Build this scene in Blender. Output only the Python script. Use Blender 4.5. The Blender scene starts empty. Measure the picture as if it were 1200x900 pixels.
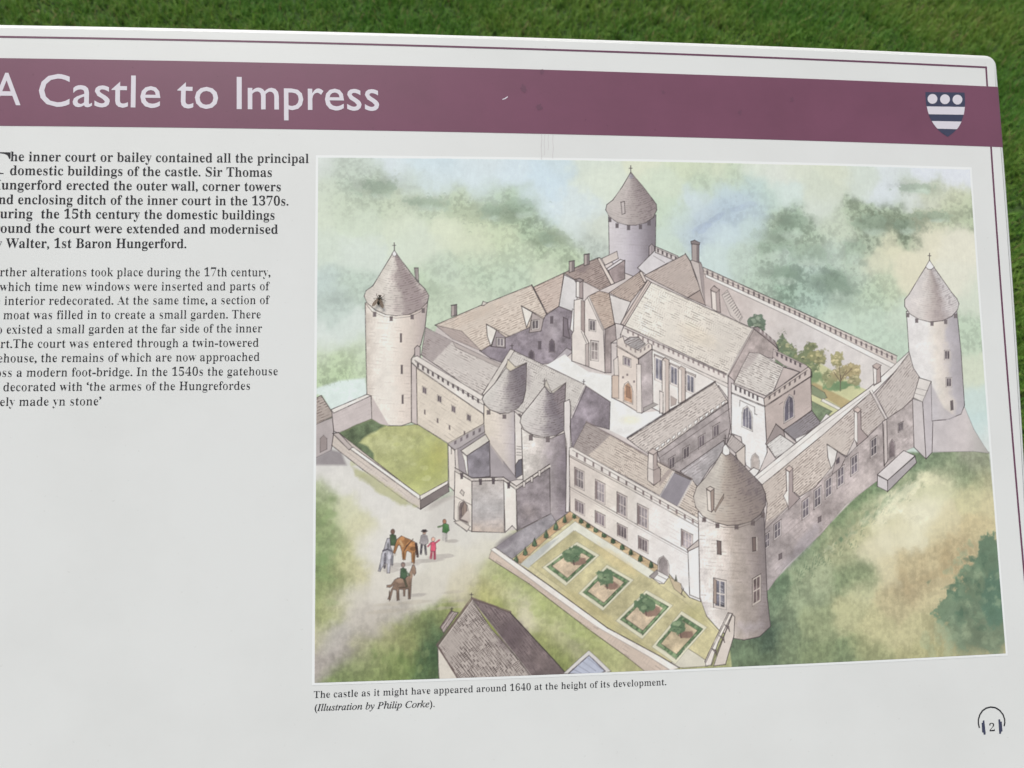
import bpy, math, random
import numpy as np
from mathutils import Matrix, Vector

# ------------------------------------------------------------------ camera, light, exposure
SC = bpy.context.scene
FPX = 860.0                      # focal length in photo pixels (1200 wide)
TILT = math.radians(32)          # slope of the board
BOARD_AT = Vector((-0.22, 0.02, 0.98))   # world place of the picture's top left corner

def unit(v): return v / np.linalg.norm(v)
r1 = unit(np.array([9256.2, -69.7, FPX]))
r2 = np.array([-151.9, -9565.6, FPX]); r2 = unit(r2 - r1 * (r1 @ r2))
r3 = np.cross(r2, r1)
r3 = r3 if r3[2] < 0 else -r3    # board normal, towards the camera
RB = np.stack([r1, r2, r3], 1)
T0 = 0.50 * np.array([(373 - 600) / FPX, (182 - 450) / FPX, 1.0])
HINV = np.linalg.inv(np.stack([r1, r2, T0], 1))

def mm(pts):
    """traced photo points -> millimetres on the flat board (x right, y up the slope)"""
    p = np.atleast_2d(np.asarray(pts, float))
    r = np.stack([(p[:, 0] - 600) / FPX, (p[:, 1] - 450) / FPX, np.ones(len(p))])
    q = HINV @ r
    return (q[:2] / q[2]).T * 1000.0

BOARD_M = Matrix.Translation(BOARD_AT) @ Matrix.Rotation(TILT, 4, 'X')
cam_p = -(RB.T @ T0)
ax = [RB.T @ np.array(e) for e in ((1., 0, 0), (0, -1., 0), (0, 0, -1.))]
CM = Matrix.Identity(4)
for i in range(3):
    for j in range(3): CM[j][i] = float(ax[i][j])
    CM[i][3] = float(cam_p[i])
cam = bpy.data.objects.new('camera', bpy.data.cameras.new('camera'))
SC.collection.objects.link(cam)
cam.matrix_world = BOARD_M @ CM
cam.data.sensor_width = 36; cam.data.lens = 36 * FPX / 1200
cam.data.clip_start = 0.01; cam.data.clip_end = 400
cam.data.dof.use_dof = True; cam.data.dof.focus_distance = 0.50; cam.data.dof.aperture_fstop = 12
SC.camera = cam

SUN_EL, SUN_AZ = math.radians(62), math.radians(-38)
w = bpy.data.worlds.new('World'); SC.world = w; w.use_nodes = True
nt = w.node_tree; bg = nt.nodes['Background']
sky = nt.nodes.new('ShaderNodeTexSky'); sky.sky_type = 'NISHITA'; sky.sun_disc = False
sky.sun_elevation = SUN_EL; sky.sun_rotation = SUN_AZ; sky.air_density = 1.0; sky.dust_density = 4.0
hs = nt.nodes.new('ShaderNodeHueSaturation'); hs.inputs['Saturation'].default_value = 0.22
nt.links.new(sky.outputs[0], hs.inputs['Color']); nt.links.new(hs.outputs[0], bg.inputs[0])
bg.inputs[1].default_value = 0.085
sl = bpy.data.lights.new('sun', 'SUN'); sl.energy = 1.5; sl.angle = math.radians(26); sl.color = (1.0, 0.96, 0.9)
so = bpy.data.objects.new('sun', sl); SC.collection.objects.link(so)
sd = Vector((math.sin(SUN_AZ) * math.cos(SUN_EL), math.cos(SUN_AZ) * math.cos(SUN_EL), math.sin(SUN_EL)))
so.rotation_euler = (-sd).to_track_quat('-Z', 'Y').to_euler(); so.location = (2, 3, 6)
SC.view_settings.view_transform = 'Standard'; SC.view_settings.look = 'None'
SC.view_settings.gamma = 1; SC.view_settings.exposure = 0.60
# ------------------------------------------------------------------ the printed watercolour
# The picture on the board is a flat print. It is painted here stroke by stroke on a grid in board
# millimetres: every wash, tile row, window and ink line is laid down by the calls below.
PX0, PX1 = 373.2, 1136.2
corner = mm([(373, 185), (1136.2, 198.4), (1178.4, 765.5), (368.7, 800)])
PW = 0.5 * (corner[1, 0] - corner[0, 0] + corner[2, 0] - corner[3, 0])
XL = corner[[0, 3], 0].min(); XR = corner[[1, 2], 0].max()
YT = corner[[0, 1], 1].max(); YB = corner[[2, 3], 1].min()
NX = 1200
CELL = (XR - XL) / NX
NY = int(round((YT - YB) / CELL))
K = 1.49                                     # cells per photo pixel, roughly
rng = np.random.default_rng(7)
def G(pts):
    q = mm(pts)
    return np.stack([(q[:, 0] - XL) / CELL, (YT - q[:, 1]) / CELL], 1)
def vnoise(cx, cy=None, seed=0):
    cy = cy or cx
    r = np.random.default_rng(seed)
    gw, gh = int(NX / cx) + 3, int(NY / cy) + 3
    g = r.random((gh, gw))
    x = np.arange(NX) / cx; y = np.arange(NY) / cy
    xi = x.astype(int); yi = y.astype(int); fx = x - xi; fy = y - yi
    fx = fx * fx * (3 - 2 * fx); fy = (fy * fy * (3 - 2 * fy))[:, None]
    a = g[yi][:, xi] * (1 - fx) + g[yi][:, xi + 1] * fx
    b = g[yi + 1][:, xi] * (1 - fx) + g[yi + 1][:, xi + 1] * fx
    return (a * (1 - fy) + b * fy) - 0.5
def fbm(c, seed, n=4):
    o = 0; s = 1.0
    for i in range(n):
        o = o + s * vnoise(max(c / 2 ** i, 1.2), None, seed * 17 + i); s *= 0.55
    return o
NA, NB, NC, ND = fbm(108, 1, 6), fbm(41, 2, 5), fbm(14, 3, 4), fbm(6, 4, 3)
NF = 1.3 * ND + 0.8 * NC
NG = rng.random((NY, NX)) - 0.5
NSTREAK = vnoise(3, 16, 91) + 0.6 * vnoise(1.6, 9, 92)
CV = np.zeros((NY, NX, 3)); CV[:] = np.array((206, 219, 206)) / 255
IDS = np.zeros((NY, NX), np.int32)
PARTS = [('landscape', None)]
cur = 0
INK = (52, 43, 48)
def part(name, label=None):
    global cur
    PARTS.append((name, label)); cur = len(PARTS) - 1
def ground():
    global cur
    cur = 0
def col(c): return np.array(c, float) / 255
def box(g, pad):
    x0 = max(int(g[:, 0].min() - pad), 0); x1 = min(int(g[:, 0].max() + pad) + 2, NX)
    y0 = max(int(g[:, 1].min() - pad), 0); y1 = min(int(g[:, 1].max() + pad) + 2, NY)
    if x1 <= x0 or y1 <= y0: return None
    return slice(y0, y1), slice(x0, x1)
def segdist(X, Y, a, b):
    d = b - a; L = d @ d + 1e-9
    t = np.clip(((X - a[0]) * d[0] + (Y - a[1]) * d[1]) / L, 0, 1)
    return np.hypot(X - a[0] - t * d[0], Y - a[1] - t * d[1])
def grid(s):
    Y, X = np.mgrid[s[0], s[1]]
    return X + 0.5, Y + 0.5
def pmask(g, s, soft=1.0, rag=0.0):
    X, Y = grid(s)
    ins = np.zeros(X.shape, bool); D = np.full(X.shape, 1e9)
    for i in range(len(g)):
        a, b = g[i - 1], g[i]
        D = np.minimum(D, segdist(X, Y, a, b))
        if a[1] != b[1]:
            ins ^= ((a[1] > Y) != (b[1] > Y)) & (X < (b[0] - a[0]) * (Y - a[1]) / (b[1] - a[1]) + a[0])
    sd = np.where(ins, D, -D)
    if rag: sd = sd + rag * (NC[s] + 0.7 * ND[s])
    return np.clip(0.5 + sd / soft, 0, 1)
def lay(s, m, c, alpha=1.0, setid=True):
    m = (m * alpha)[..., None]
    CV[s] = CV[s] * (1 - m) + c * m
    if setid: IDS[s][m[..., 0] > 0.5] = cur
def stops_at(t, st):
    t = np.clip(t, 0, 1); xs = [q[0] for q in st]
    cs = np.array([q[1] for q in st], float) / 255
    return np.stack([np.interp(t, xs, cs[:, k]) for k in range(3)], -1)
def washed(c, s, wash):
    k = 1 + wash * (1.1 * NB[s] + 0.9 * NC[s] + 0.5 * ND[s] + 0.35 * NG[s])
    return np.clip(c * k[..., None], 0, 1)
def fill(pts, c, c2=None, g=None, st=None, wash=0.055, ink=0.85, iw=0.85, soft=1.0, rag=0.0, alpha=1.0, setid=True):
    """one wash: flat, or graded along the traced line g from c to c2 / through the stops st"""
    q = G(pts); s = box(q, 4)
    if s is None: return
    m = pmask(q, s, soft * K, rag)
    if c2 is not None or st is not None:
        a, b = G(g); d = b - a; X, Y = grid(s)
        t = ((X - a[0]) * d[0] + (Y - a[1]) * d[1]) / (d @ d)
        cc = stops_at(t + 0.10 * NC[s], st or [(0, c), (1, c2)])
    else: cc = np.broadcast_to(col(c), m.shape + (3,))
    lay(s, m, washed(cc, s, wash), alpha, setid)
    if ink: ln(list(pts) + [pts[0]], iw, ink, setid=False)
def ln(pts, w=0.9, a=0.82, c=INK, wob=0.5, setid=False):
    q = G(pts)
    if wob: q = q + rng.normal(0, 0.25 * wob, q.shape)
    w = w * K
    for i in range(len(q) - 1):
        gg = q[i:i + 2]; s = box(gg, w + 2)
        if s is None: continue
        X, Y = grid(s)
        d = segdist(X, Y, gg[0], gg[1])
        m = np.clip(w * 0.5 + 0.5 - d, 0, 1) * np.clip(0.85 + 0.7 * NC[s] + .5 * NG[s], 0.25, 1)
        lay(s, m, col(c), a, setid)
def rows(pts, p, q, sp, a=0.34, c=(110, 88, 88), dash=3.3, thr=0.12, joints=0.5):
    """tile courses running along p->q inside the outline"""
    g = G(pts); s = box(g, 2)
    if s is None: return
    m = pmask(g, s, 1.2)
    a0, b0 = G([p, q]); d = unit(b0 - a0); n = np.array([-d[1], d[0]])
    X, Y = grid(s); X = X - a0[0] + 0.5 * NC[s]; Y = Y - a0[1] + 1.2 * NC[s]
    u = X * d[0] + Y * d[1]; v = (X * n[0] + Y * n[1]) / (sp * K)
    r = np.floor(v).astype(int); f = v - r
    line = np.clip(1.15 - np.abs(f - 0.5) * sp * K * 1.1, 0, 1)
    h = np.random.default_rng(5).random((509,))
    k = np.floor(u / (dash * K) + h[r % 509] * 7).astype(int)
    on = h[(r * 31 + k * 7) % 509]
    fu = u / (dash * K * 0.5) + h[(r * 3) % 509]; fu = fu - np.floor(fu)
    jt = np.clip(1.0 - np.abs(fu - 0.5) * dash * K * 0.6, 0, 1) * joints * (h[(r * 13 + k * 5) % 509] > 0.45)
    al = np.maximum(line * np.clip((on - thr) * 1.8, 0.12, 1), jt) * np.clip(0.85 + 1.3 * NB[s] + 0.8 * NC[s], 0.15, 1.3)
    lay(s, m * np.clip(al, 0, 1), col(c) * 0.74, min(a * 1.5, .97), False)
def stones(pts, p, q, a=0.10, c=(120, 96, 92), sp=4.0):
    rows(pts, p, q, sp, a, c, 7, 0.45, 0.35)
def cone(pts, apex, L, R, st, a=0.35, sp=2.6):
    """conical roof: graded by the angle about the apex, tile courses as arcs"""
    g = G(pts); s = box(g, 3); m = pmask(g, s, K)
    A, l, r = G([apex, L, R]); X, Y = grid(s)
    an = np.arctan2(X - A[0], np.maximum(Y - A[1], 0.3))
    aL = math.atan2(l[0] - A[0], l[1] - A[1]); aR = math.atan2(r[0] - A[0], r[1] - A[1])
    t = (an - aL) / (aR - aL)
    lay(s, m, washed(stops_at(t + 0.14 * NC[s] + .06 * ND[s], st), s, 0.06))
    cx = np.abs(t - 0.5) * 2
    rad = (Y - A[1]) + 0.14 * (np.hypot(l[0] - r[0], l[1] - r[1])) * cx ** 2 * (Y - A[1]) / max(l[1] - A[1], 1) + 1.0 * NC[s]
    v = rad / (sp * K); ri = np.floor(v).astype(int); f = v - ri
    h = np.random.default_rng(9).random((509,))
    k = np.floor(t * 22 + h[ri % 509] * 3).astype(int)
    on = h[(ri * 37 + k * 11) % 509]
    al = np.clip(1.1 - np.abs(f - 0.5) * sp * K, 0, 1) * np.clip(on * 1.5 - 0.35, 0.05, 1) * np.clip(0.15 + 1.3 * t, 0, 1.15)
    lay(s, m * np.clip(al, 0, 1), col((82, 68, 74)), a * 1.5, False)
    dk = np.clip((ND[s] + NC[s] * .5 - 0.12) * 3, 0, 1) * np.clip(t * 1.8 - 0.8, 0, 1)
    lay(s, m * dk, col((92, 76, 88)), 0.4, False)
    ln(list(pts) + [pts[0]], 0.9, 0.8)
def splat(x, y, rx, ry, c, a=0.6, nz=0.55, hard=1.25, ang=0.0, n=None, sid=False):
    """a soft patch of watercolour with a broken edge"""
    nz *= min(1.0, 13.0 / math.sqrt(rx * ry))
    gx, gy = G([(x, y)])[0]; rx *= K; ry *= K; R = max(rx, ry) * 1.5
    s = box(np.array([[gx - R, gy - R], [gx + R, gy + R]]), 0)
    if s is None: return
    X, Y = grid(s); X = X - gx; Y = Y - gy
    ca, sa = math.cos(ang), math.sin(ang)
    d = np.hypot((X * ca + Y * sa) / rx, (-X * sa + Y * ca) / ry)
    N = (NB[s] + 0.6 * NC[s] + .45 * ND[s]) if n is None else n[s]
    m = np.clip((1.25 - d + nz * N) / hard, 0, 1); m = m * m * (3 - 2 * m)
    lay(s, m, washed(np.broadcast_to(col(c), m.shape + (3,)), s, 0.10), a, sid)
def tree(x, y, rx, ry, li, dk, sid=True, a=0.95):
    splat(x, y, rx, ry, dk, a, 1.0, 0.30, sid=sid)
    r = np.random.default_rng(int(x * 7 + y))
    for i in range(int(5 + rx * ry / 9)):
        t = r.random() * 6.28; q = r.random() ** .6 * .85
        px, py = x + math.cos(t) * rx * q, y + math.sin(t) * ry * q
        k = np.clip(.5 - .5 * (math.sin(t) * q) - .35 * math.cos(t) * q + r.normal(0, .22), 0, 1)
        c = [li[j] * k + dk[j] * (1 - k) for j in range(3)]
        splat(px, py, 1.3 + r.random() * 1.6, 1.0 + r.random() * 1.2, c, .8, .9, .5)
    for i in range(int(2 + rx * ry / 22)):
        t = r.random() * 6.28; q = r.random() * .9
        px, py = x + math.cos(t) * rx * q, y + math.sin(t) * ry * q
        ln([(px - 1, py), (px + .6, py - .7), (px + 1.5, py + .4)], .7, .45, [v * .6 for v in dk])
def notch(p, q, n, w=1.9, h=4.2, c=(72, 60, 70), a=0.9, top=True, slope=None):
    """dark gaps of a battlement hung along p->q"""
    p = np.array(p, float); q = np.array(q, float)
    dy = (q[1] - p[1]) / (q[0] - p[0]) if slope is None else slope
    for i in range(n):
        o = p + (q - p) * (i + 0.5) / n + rng.normal(0, .2, 2)
        fill([(o[0] - w / 2, o[1] - dy * w / 2), (o[0] + w / 2, o[1] + dy * w / 2),
              (o[0] + w / 2, o[1] + dy * w / 2 + h), (o[0] - w / 2, o[1] - dy * w / 2 + h)], c, ink=0, alpha=a, wash=.2)
    if top:
        ln([tuple(p), tuple(q)], .8, .6)
def win(x, y, w, h, sl=0.0, cols=2, rws=1, c=(100, 92, 102), frame=(216, 206, 202), ink=.6):
    """mullioned window: x,y = top left corner, sl = slope of its wall"""
    P = lambda a, b: (x + a * w, y + sl * a * w + b * h)
    fill([P(-.12, -.05), P(1.12, -.05), P(1.12, 1.06), P(-.12, 1.06)], frame, ink=ink * .7, iw=.6)
    for i in range(cols):
        for j in range(rws):
            a0, a1 = (i + .10) / cols, (i + .90) / cols; b0, b1 = (j + .05) / rws, (j + .95) / rws
            fill([P(a0, b0), P(a1, b0), P(a1, b1), P(a0, b1)], c, ink=0, wash=.35, soft=.7)
    ln([P(-.12, 1.06), P(-.12, -.05), P(1.12, -.05)], .8, ink)
def arch(x, y, w, h, sl=0.0, c=(102, 95, 110), frame=(214, 204, 202), mull=1, ink=.6):
    P = lambda a, b: (x + a * w, y + sl * a * w + b * h)
    for k, cc, i in ((1.25, frame, ink), (1.0, c, 0.25)):
        A = lambda a, b: P(.5 + (a - .5) * k, .5 + (b - .5) * (1 + (k - 1) * .5))
        fill([A(0, 1), A(0, .4), A(.12, .18), A(.5, 0), A(.88, .18), A(1, .4), A(1, 1)], cc, ink=i, iw=.6, wash=.25)
    for i in range(mull):
        t = (i + 1) / (mull + 1); ln([P(t, .08), P(t, 1)], 1.0, .8, frame)
def finial(x, y, h=9):
    ln([(x, y), (x, y - h)], 1.0, .8); ln([(x - 1.8, y - h * .65), (x + 1.8, y - h * .65)], .9, .7)

def field(samples, sig, warp=9.0, clip=None, soft=3.0, tex=0.05, rag=0.0, leafy=0.02):
    """broad wet-in-wet wash: colours dabbed at traced points run into each other"""
    P = G([(q[0], q[1]) for q in samples]); C = np.array([q[2:5] for q in samples], float) / 255
    if clip is None: s = (slice(0, NY), slice(0, NX)); m = np.ones((NY, NX))
    else:
        g = G(clip); s = box(g, 6); m = pmask(g, s, soft * K, rag)
    X, Y = grid(s); X = X + warp * K * (NB[s] + .7 * NC[s]); Y = Y + warp * K * (NB[::-1, ::-1][s] + .7 * NC[::-1, ::-1][s])
    st = 3; xs, ys = X[::1, ::1], Y[::1, ::1]
    num = np.zeros(X.shape + (3,)); den = np.full(X.shape, 1e-9)
    for p, c in zip(P, C):
        d2 = ((xs - p[0]) ** 2 + (ys - p[1]) ** 2) / (sig * K) ** 2
        w = np.exp(-0.5 * d2) + 2e-3 / (1 + d2) ** 2
        den += w; num += w[..., None] * c
    cc = num / den[..., None]
    dk = np.clip((0.86 - cc.mean(2)) * 3.2, 0.25, 1.6)          # darker washes carry more brush texture
    cc = cc * (1 + tex * dk * (1.0 * NC[s] + 1.3 * ND[s] + .8 * NSTREAK[s] + .5 * NG[s]))[..., None]
    leaf = np.clip((0.80 - cc.mean(2)) * 6, 0, 1)               # foliage dabs where the wash is dark
    cc = cc * (1 + leafy * leaf * np.clip((1.0 * ND[s] + 0.9 * NC[s] + .25 * NG[s]) * 3.4, -1, .9))[..., None]
    lay(s, m, np.clip(cc, 0, 1), 1.0)
# ---- far country: soft washes dabbed at points and run together
def dabs(t): return [tuple(float(v) for v in q.split()) for q in t.split(';')]
field(dabs('375 190 205 214 208;400 195 188 202 188;430 205 196 210 200;460 190 208 221 226;490 195 200 220 228;520 195 196 216 224;550 200 205 222 228;410 210 176 193 172;440 215 166 184 160;430 235 182 198 172;380 225 195 208 188;400 240 190 205 180;460 235 186 200 172;480 215 190 206 190;470 205 205 219 222;500 235 186 202 174;520 237 180 197 168;540 237 176 193 160;520 215 204 221 226;500 210 202 220 226;380 250 205 218 195;420 260 202 217 193;470 265 210 222 196;520 270 212 222 192;550 280 210 220 190;380 290 203 217 200;420 300 206 219 206;500 290 206 218 196;570 190 205 220 225;560 220 205 222 228;600 200 203 221 230;640 210 198 220 232;655 190 195 215 222;690 190 208 220 205;700 215 212 223 205;560 255 182 198 162;580 245 162 186 152;605 240 156 180 147;620 255 154 178 144;575 232 196 214 208;560 275 207 218 182;590 277 192 207 170;640 285 164 185 151;625 265 158 180 148;655 292 168 188 156;620 235 200 219 224;640 250 205 223 230;670 270 208 222 220;690 285 180 193 182;665 300 178 198 163;700 270 205 215 200;600 300 190 208 175;560 300 195 210 180;680 240 206 221 222;760 185 215 222 195;800 190 205 218 185;840 195 210 220 190;880 195 212 222 205;910 200 215 222 210;780 215 205 220 195;830 215 188 207 178;860 205 190 208 178;880 220 185 210 206;850 225 190 212 216;820 235 198 216 220;838 250 180 200 214;828 262 182 200 214;852 245 172 194 210;868 246 178 198 212;882 238 178 200 208;815 274 176 194 208;900 230 188 212 200;780 250 195 215 190;800 265 195 215 208;850 275 196 217 222;880 265 190 212 210;900 290 168 190 167;780 290 195 215 200;910 265 165 185 160;840 300 196 216 212;870 300 186 206 192;930 190 212 220 200;980 195 210 218 195;1010 205 205 217 205;1050 205 212 221 224;1080 195 215 222 232;1120 205 215 221 230;1060 215 186 200 180;1090 225 186 198 170;1120 237 200 207 174;1130 248 170 184 150;1040 225 212 222 228;1070 235 212 220 215;1095 238 214 216 196;960 225 205 215 195;960 245 208 219 206;920 230 205 222 215;930 258 148 172 148;915 272 144 168 144;945 275 156 178 152;950 290 176 194 172;985 265 190 204 180;1010 255 150 168 140;1030 260 140 158 130;1060 268 134 152 124;1045 252 150 168 138;1020 282 154 171 146;1085 256 164 178 144;1105 250 172 184 150;1000 300 172 190 166;920 300 178 198 184;950 310 172 194 182;900 315 166 188 168;925 324 140 168 146;945 330 150 176 158;970 332 140 166 144;988 345 146 172 152;960 350 160 186 170;1000 352 182 203 178;1005 320 176 196 176;980 300 180 200 184;1040 290 222 220 186;1090 275 224 220 192;1120 290 223 221 199;1060 320 222 218 188;1025 310 212 214 184;1040 335 188 204 172;1020 345 176 197 168;1020 370 190 212 190;1120 330 221 221 201;1140 350 206 216 196;1140 395 182 203 176;1140 435 206 216 190;1148 470 195 215 208;1148 500 190 215 212;1157 515 212 220 216;1040 400 188 210 188;980 365 190 212 192;1055 375 196 214 192;385 330 188 207 200;410 330 183 202 186;390 365 186 204 194;410 385 208 220 212;380 400 212 222 216;520 320 188 206 182;510 350 190 208 180;550 335 194 211 184;500 340 182 203 172;560 320 178 200 172;600 320 185 205 178;640 315 200 215 185;480 280 206 219 198;380 418 190 208 172;410 425 184 204 162;400 440 172 196 150;378 445 176 198 156;425 435 186 206 168;420 410 196 212 184'), 10.5, 8, tex=.075, leafy=.085)
for a in [(824,266,11,4,(146,164,192),.4,1,.7,-.6),(840,254,13,4,(144,162,190),.4,1,.7,-.5),(862,245,13,3.5,(150,168,192),.35,1,.7,-.2),(880,240,9,4,(162,180,200),.4,1,.7)]: splat(*a)
for x,y,n,w,h in [(565,248,10,26,7),(606,246,9,18,8),(640,276,8,16,8),(436,218,14,36,10),(500,236,8,26,6),(1030,260,15,24,8),(1062,266,9,16,6),(930,262,12,16,9),(915,278,8,16,8),(922,320,14,18,8),(972,332,14,22,10),(988,346,9,12,10),(1092,254,8,24,4),(955,300,9,24,10),(1070,220,8,26,5),(395,345,7,22,10),(520,345,6,24,10)]:
    for i in range(n):
        px,py=x+rng.normal(0,w*.6),y+rng.normal(0,h*.6); r=4+rng.random()*6
        gx_,gy_=G([(px,py)])[0]; b0=CV[int(np.clip(gy_,0,NY-1)),int(np.clip(gx_,0,NX-1))]*255
        splat(px,py,r*1.5,r*.8,tuple(b0*.90),.42,1.1,.9,0,NC+.9*ND); splat(px-1,py-r*.5,r,r*.4,tuple(np.minimum(b0*1.04,228)),.25,1.1,1.0,0,NC+.9*ND)
for x,y,rx,ry in [(925,264,17,12),(903,291,18,9),(948,298,22,12),(1022,262,24,11),(1058,264,18,8),(978,332,24,16),(918,322,18,9),(606,244,17,9),(577,249,13,8),(440,221,22,10),(500,238,20,7),(1092,254,22,5),(643,280,12,9),(1000,292,12,14),(1070,220,22,5)]:
    splat(x,y,rx,ry,(132,157,134),.42,.9,.55,0,.7*NB+NC+.8*ND); splat(x+2,y+ry*.95,rx*.9,ry*.6,(186,204,188),.5,.7,1.2)
for x,y,n in [(562,246,9),(606,240,9),(435,215,12),(1028,250,12),(930,258,10),(922,312,10),(985,325,10),(1060,258,7),(560,262,6),(500,232,7),(1090,246,8)]:
    for i in range(n):
        px,py=x+rng.normal(0,16),y+rng.normal(0,6); ln([(px,py),(px+1,py-1),(px+2.2,py-.4),(px+3,py+.6)],.8,.22,(104,126,104))
fill([(370,455),(398,446),(428,443),(431,462),(392,482),(388,482),(378,464),(370,462)],(208,224,218),ink=0,soft=3)
for i in range(22): 
    x=374+rng.random()*40; y=452-(x-370)*.22+rng.normal(0,2); ln([(x,y),(x+rng.normal(0,3),y-2-rng.random()*5)],.8,.3,(128,150,112))
# ---- near country
field(dabs('1085 570 214 213 170;1050 590 223 219 180;1080 600 228 224 190;1110 560 216 213 168;1140 580 206 200 150;1150 620 206 190 140;1100 620 217 207 162;1110 640 190 172 126;1118 658 186 166 120;1130 650 192 174 128;1065 662 194 178 132;1040 640 222 216 180;1020 650 217 210 170;1040 670 214 204 160;1062 690 180 162 120;1085 672 186 168 124;1100 670 202 187 140;1050 710 190 178 132;1090 700 202 190 142;1010 690 200 198 150;1000 720 182 182 132;1030 740 196 191 138;1070 740 193 187 136;1100 730 180 175 125;1080 765 174 171 118;1020 765 158 163 112;1140 560 166 172 126;1160 560 190 185 140;1165 590 206 196 148;1160 640 192 181 135;1070 625 226 221 186;1055 615 218 212 172;985 602 122 145 102;1015 582 116 142 98;960 630 118 142 102;940 660 150 165 125;930 642 112 136 102;910 680 104 130 96;905 700 114 136 104;960 670 162 173 132;990 655 168 172 128;1010 677 124 144 100;990 670 128 147 104;940 700 146 161 122;920 730 122 140 106;960 730 150 162 116;898 745 76 98 78;930 755 122 140 102;880 770 106 127 92;960 765 132 148 102;990 775 122 140 97;870 760 102 123 92;1050 545 108 135 98;1040 565 112 138 98;1075 545 116 140 104;1090 538 124 144 108;1110 548 128 146 110;1128 556 122 142 104;1140 540 152 157 130;1155 545 136 146 116;1000 620 196 194 146;975 640 176 178 132;1030 600 212 208 164;1060 565 196 198 152'), 10.5, 8, [(868,560),(1000,530),(1093,530),(1128,527),(1160,530),(1172,640),(1190,790),(860,800),(850,740)], 3, .08)
for i in range(150):
    t=rng.random(); x=899+t*178+rng.normal(0,4); y=702-t*150+abs(rng.normal(0,9))
    ln([(x,y),(x+1.2,y-2-rng.random()*4)],.9,.4,(88,114,84)); ln([(x+2,y+2),(x+3,y+.5),(x+4.5,y+1.2)],.8,.35,(96,120,88))
for i in range(70):
    x=900+rng.random()*90; y=640+rng.random()*60-(x-900)*.2; ln([(x,y),(x+1.5,y+3+rng.random()*7)],.8,.2,(96,118,88))
for i in range(70):                                     # ragged edge of the pale field under the green bank
    t=rng.random(); x=1078-t*110+rng.normal(0,3); y=556+t*92+rng.normal(0,3)
    splat(x,y,5+rng.random()*7,2+rng.random()*2.5,(112,140,102) if rng.random()<.75 else (214,212,172),.34,1.0,.9,-.7,NC+.8*ND)
for a in [(1062,575,24,10,(226,222,186),.7,.8,.9,-.6),(1095,562,30,9,(222,218,176),.7,.8,.9,.2),(1040,604,26,10,(226,222,188),.6,.8,.9,-.6),(1075,602,26,14,(229,225,192),.6,.6,.9),(1108,655,5,26,(172,150,106),.4,1,.9,.2),(1062,690,6,22,(170,150,108),.4,1,.9,-.3),(1090,676,22,5,(174,154,110),.4,1,.9,-.4)]: splat(*a)
part('bush','dark green bushes at the right edge of the drawing')
for a in [(1160,650,18,26,(100,130,102),.95,1,.3),(1150,690,26,30,(106,134,104),.9,1,.3),(1125,712,26,16,(106,134,104),.9,1.1,.3),(1150,735,42,34,(110,132,104),.9,.9,.5),(1165,700,16,34,(84,120,98),.8,1,.5)]: splat(*a[:8],sid=True)
for i in range(60):
    x=1140+rng.normal(0,16); y=690+rng.normal(0,26); splat(x,y,4+rng.random()*4,3+rng.random()*3,(80,110,86) if rng.random()<.5 else (138,158,122),.5,1.1,1.2,0,NF)
for i in range(12): splat(1085+rng.random()*85,735+rng.random()*28,6,9,(150,166,128),.35,1,.6)
ground()
# gravel road and grass
field(dabs('400 560 218 215 208;440 580 216 213 206;480 610 218 214 205;520 605 206 201 193;550 620 214 210 200;560 650 216 211 194;500 690 208 202 187;450 690 214 208 195;430 640 218 214 206;410 700 208 202 187;390 750 190 184 174;430 720 195 187 175;375 780 172 162 154;398 768 160 150 144;470 715 188 180 168;540 680 210 202 176;548 700 188 180 146;440 735 178 170 156;480 650 217 213 203;520 660 216 211 196;400 530 206 203 198;375 550 212 209 204;373 582 172 184 138;373 600 132 153 97;387 612 150 168 110;375 640 138 159 102;395 640 160 174 118;407 650 192 192 135;415 625 208 205 162;385 670 116 140 82;375 690 143 159 97;395 682 148 159 100;380 718 155 165 102;400 665 165 172 110;370 742 184 181 142;412 670 200 194 150;404 605 206 206 170;395 705 186 184 138;395 797 120 139 80;430 780 132 149 84;450 765 138 151 87;470 780 122 141 74;500 785 84 111 66;510 765 68 97 60;505 745 78 103 67;490 737 130 142 82;475 747 146 153 90;520 730 126 139 84;410 787 128 144 85;532 724 152 160 88;455 752 170 168 118;425 768 172 168 132;590 675 160 173 102;610 690 166 176 106;640 715 173 182 110;580 690 192 187 130;600 702 207 200 168;565 700 168 169 90;590 715 148 157 74;622 724 207 200 165;650 742 186 181 140;672 736 168 179 108;692 751 165 173 103;640 747 148 157 82;660 767 138 149 77;672 757 170 165 130;700 777 170 172 110;722 766 175 179 116;740 782 178 175 118;575 668 190 190 140'), 9.5, 6, [(360,500),(400,505),(500,590),(600,560),(668,600),(780,668),(850,720),(860,800),(360,810)], 2, .075)
for i in range(26): 
    x=370+rng.random()*24; y=640+rng.normal(0,26); splat(x,y,6,4,(120,146,88),.3,1,1.1)
for i in range(40): splat(430+rng.random()*80,758+rng.random()*38,3,6,(96,118,60) if rng.random()<.6 else (158,170,104),.3,1,.9)
for i in range(40):
    t=rng.random(); splat(585+t*110+rng.normal(0,6),680+t*80+rng.normal(0,6),4,2.5,(150,164,90) if rng.random()<.6 else (188,194,132),.3,1,.9)
for x,y,rx in [(528,694,14),(535,704,16),(525,712,16),(480,706,34),(455,716,26)]: splat(x,y,rx,2,(178,168,150),.5,.6,.8,-.05)
# undercolour of the whole castle, so that no country shows between neighbouring roofs
fill([(494,420),(512,384),(600,350),(700,304),(770,294),(830,320),(950,378),(1045,428),(1074,440),(1072,520),(1000,585),(900,688),(822,690),(700,612),(660,590),(600,560),(568,500),(520,440)],(206,194,190),ink=0,soft=2)
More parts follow.
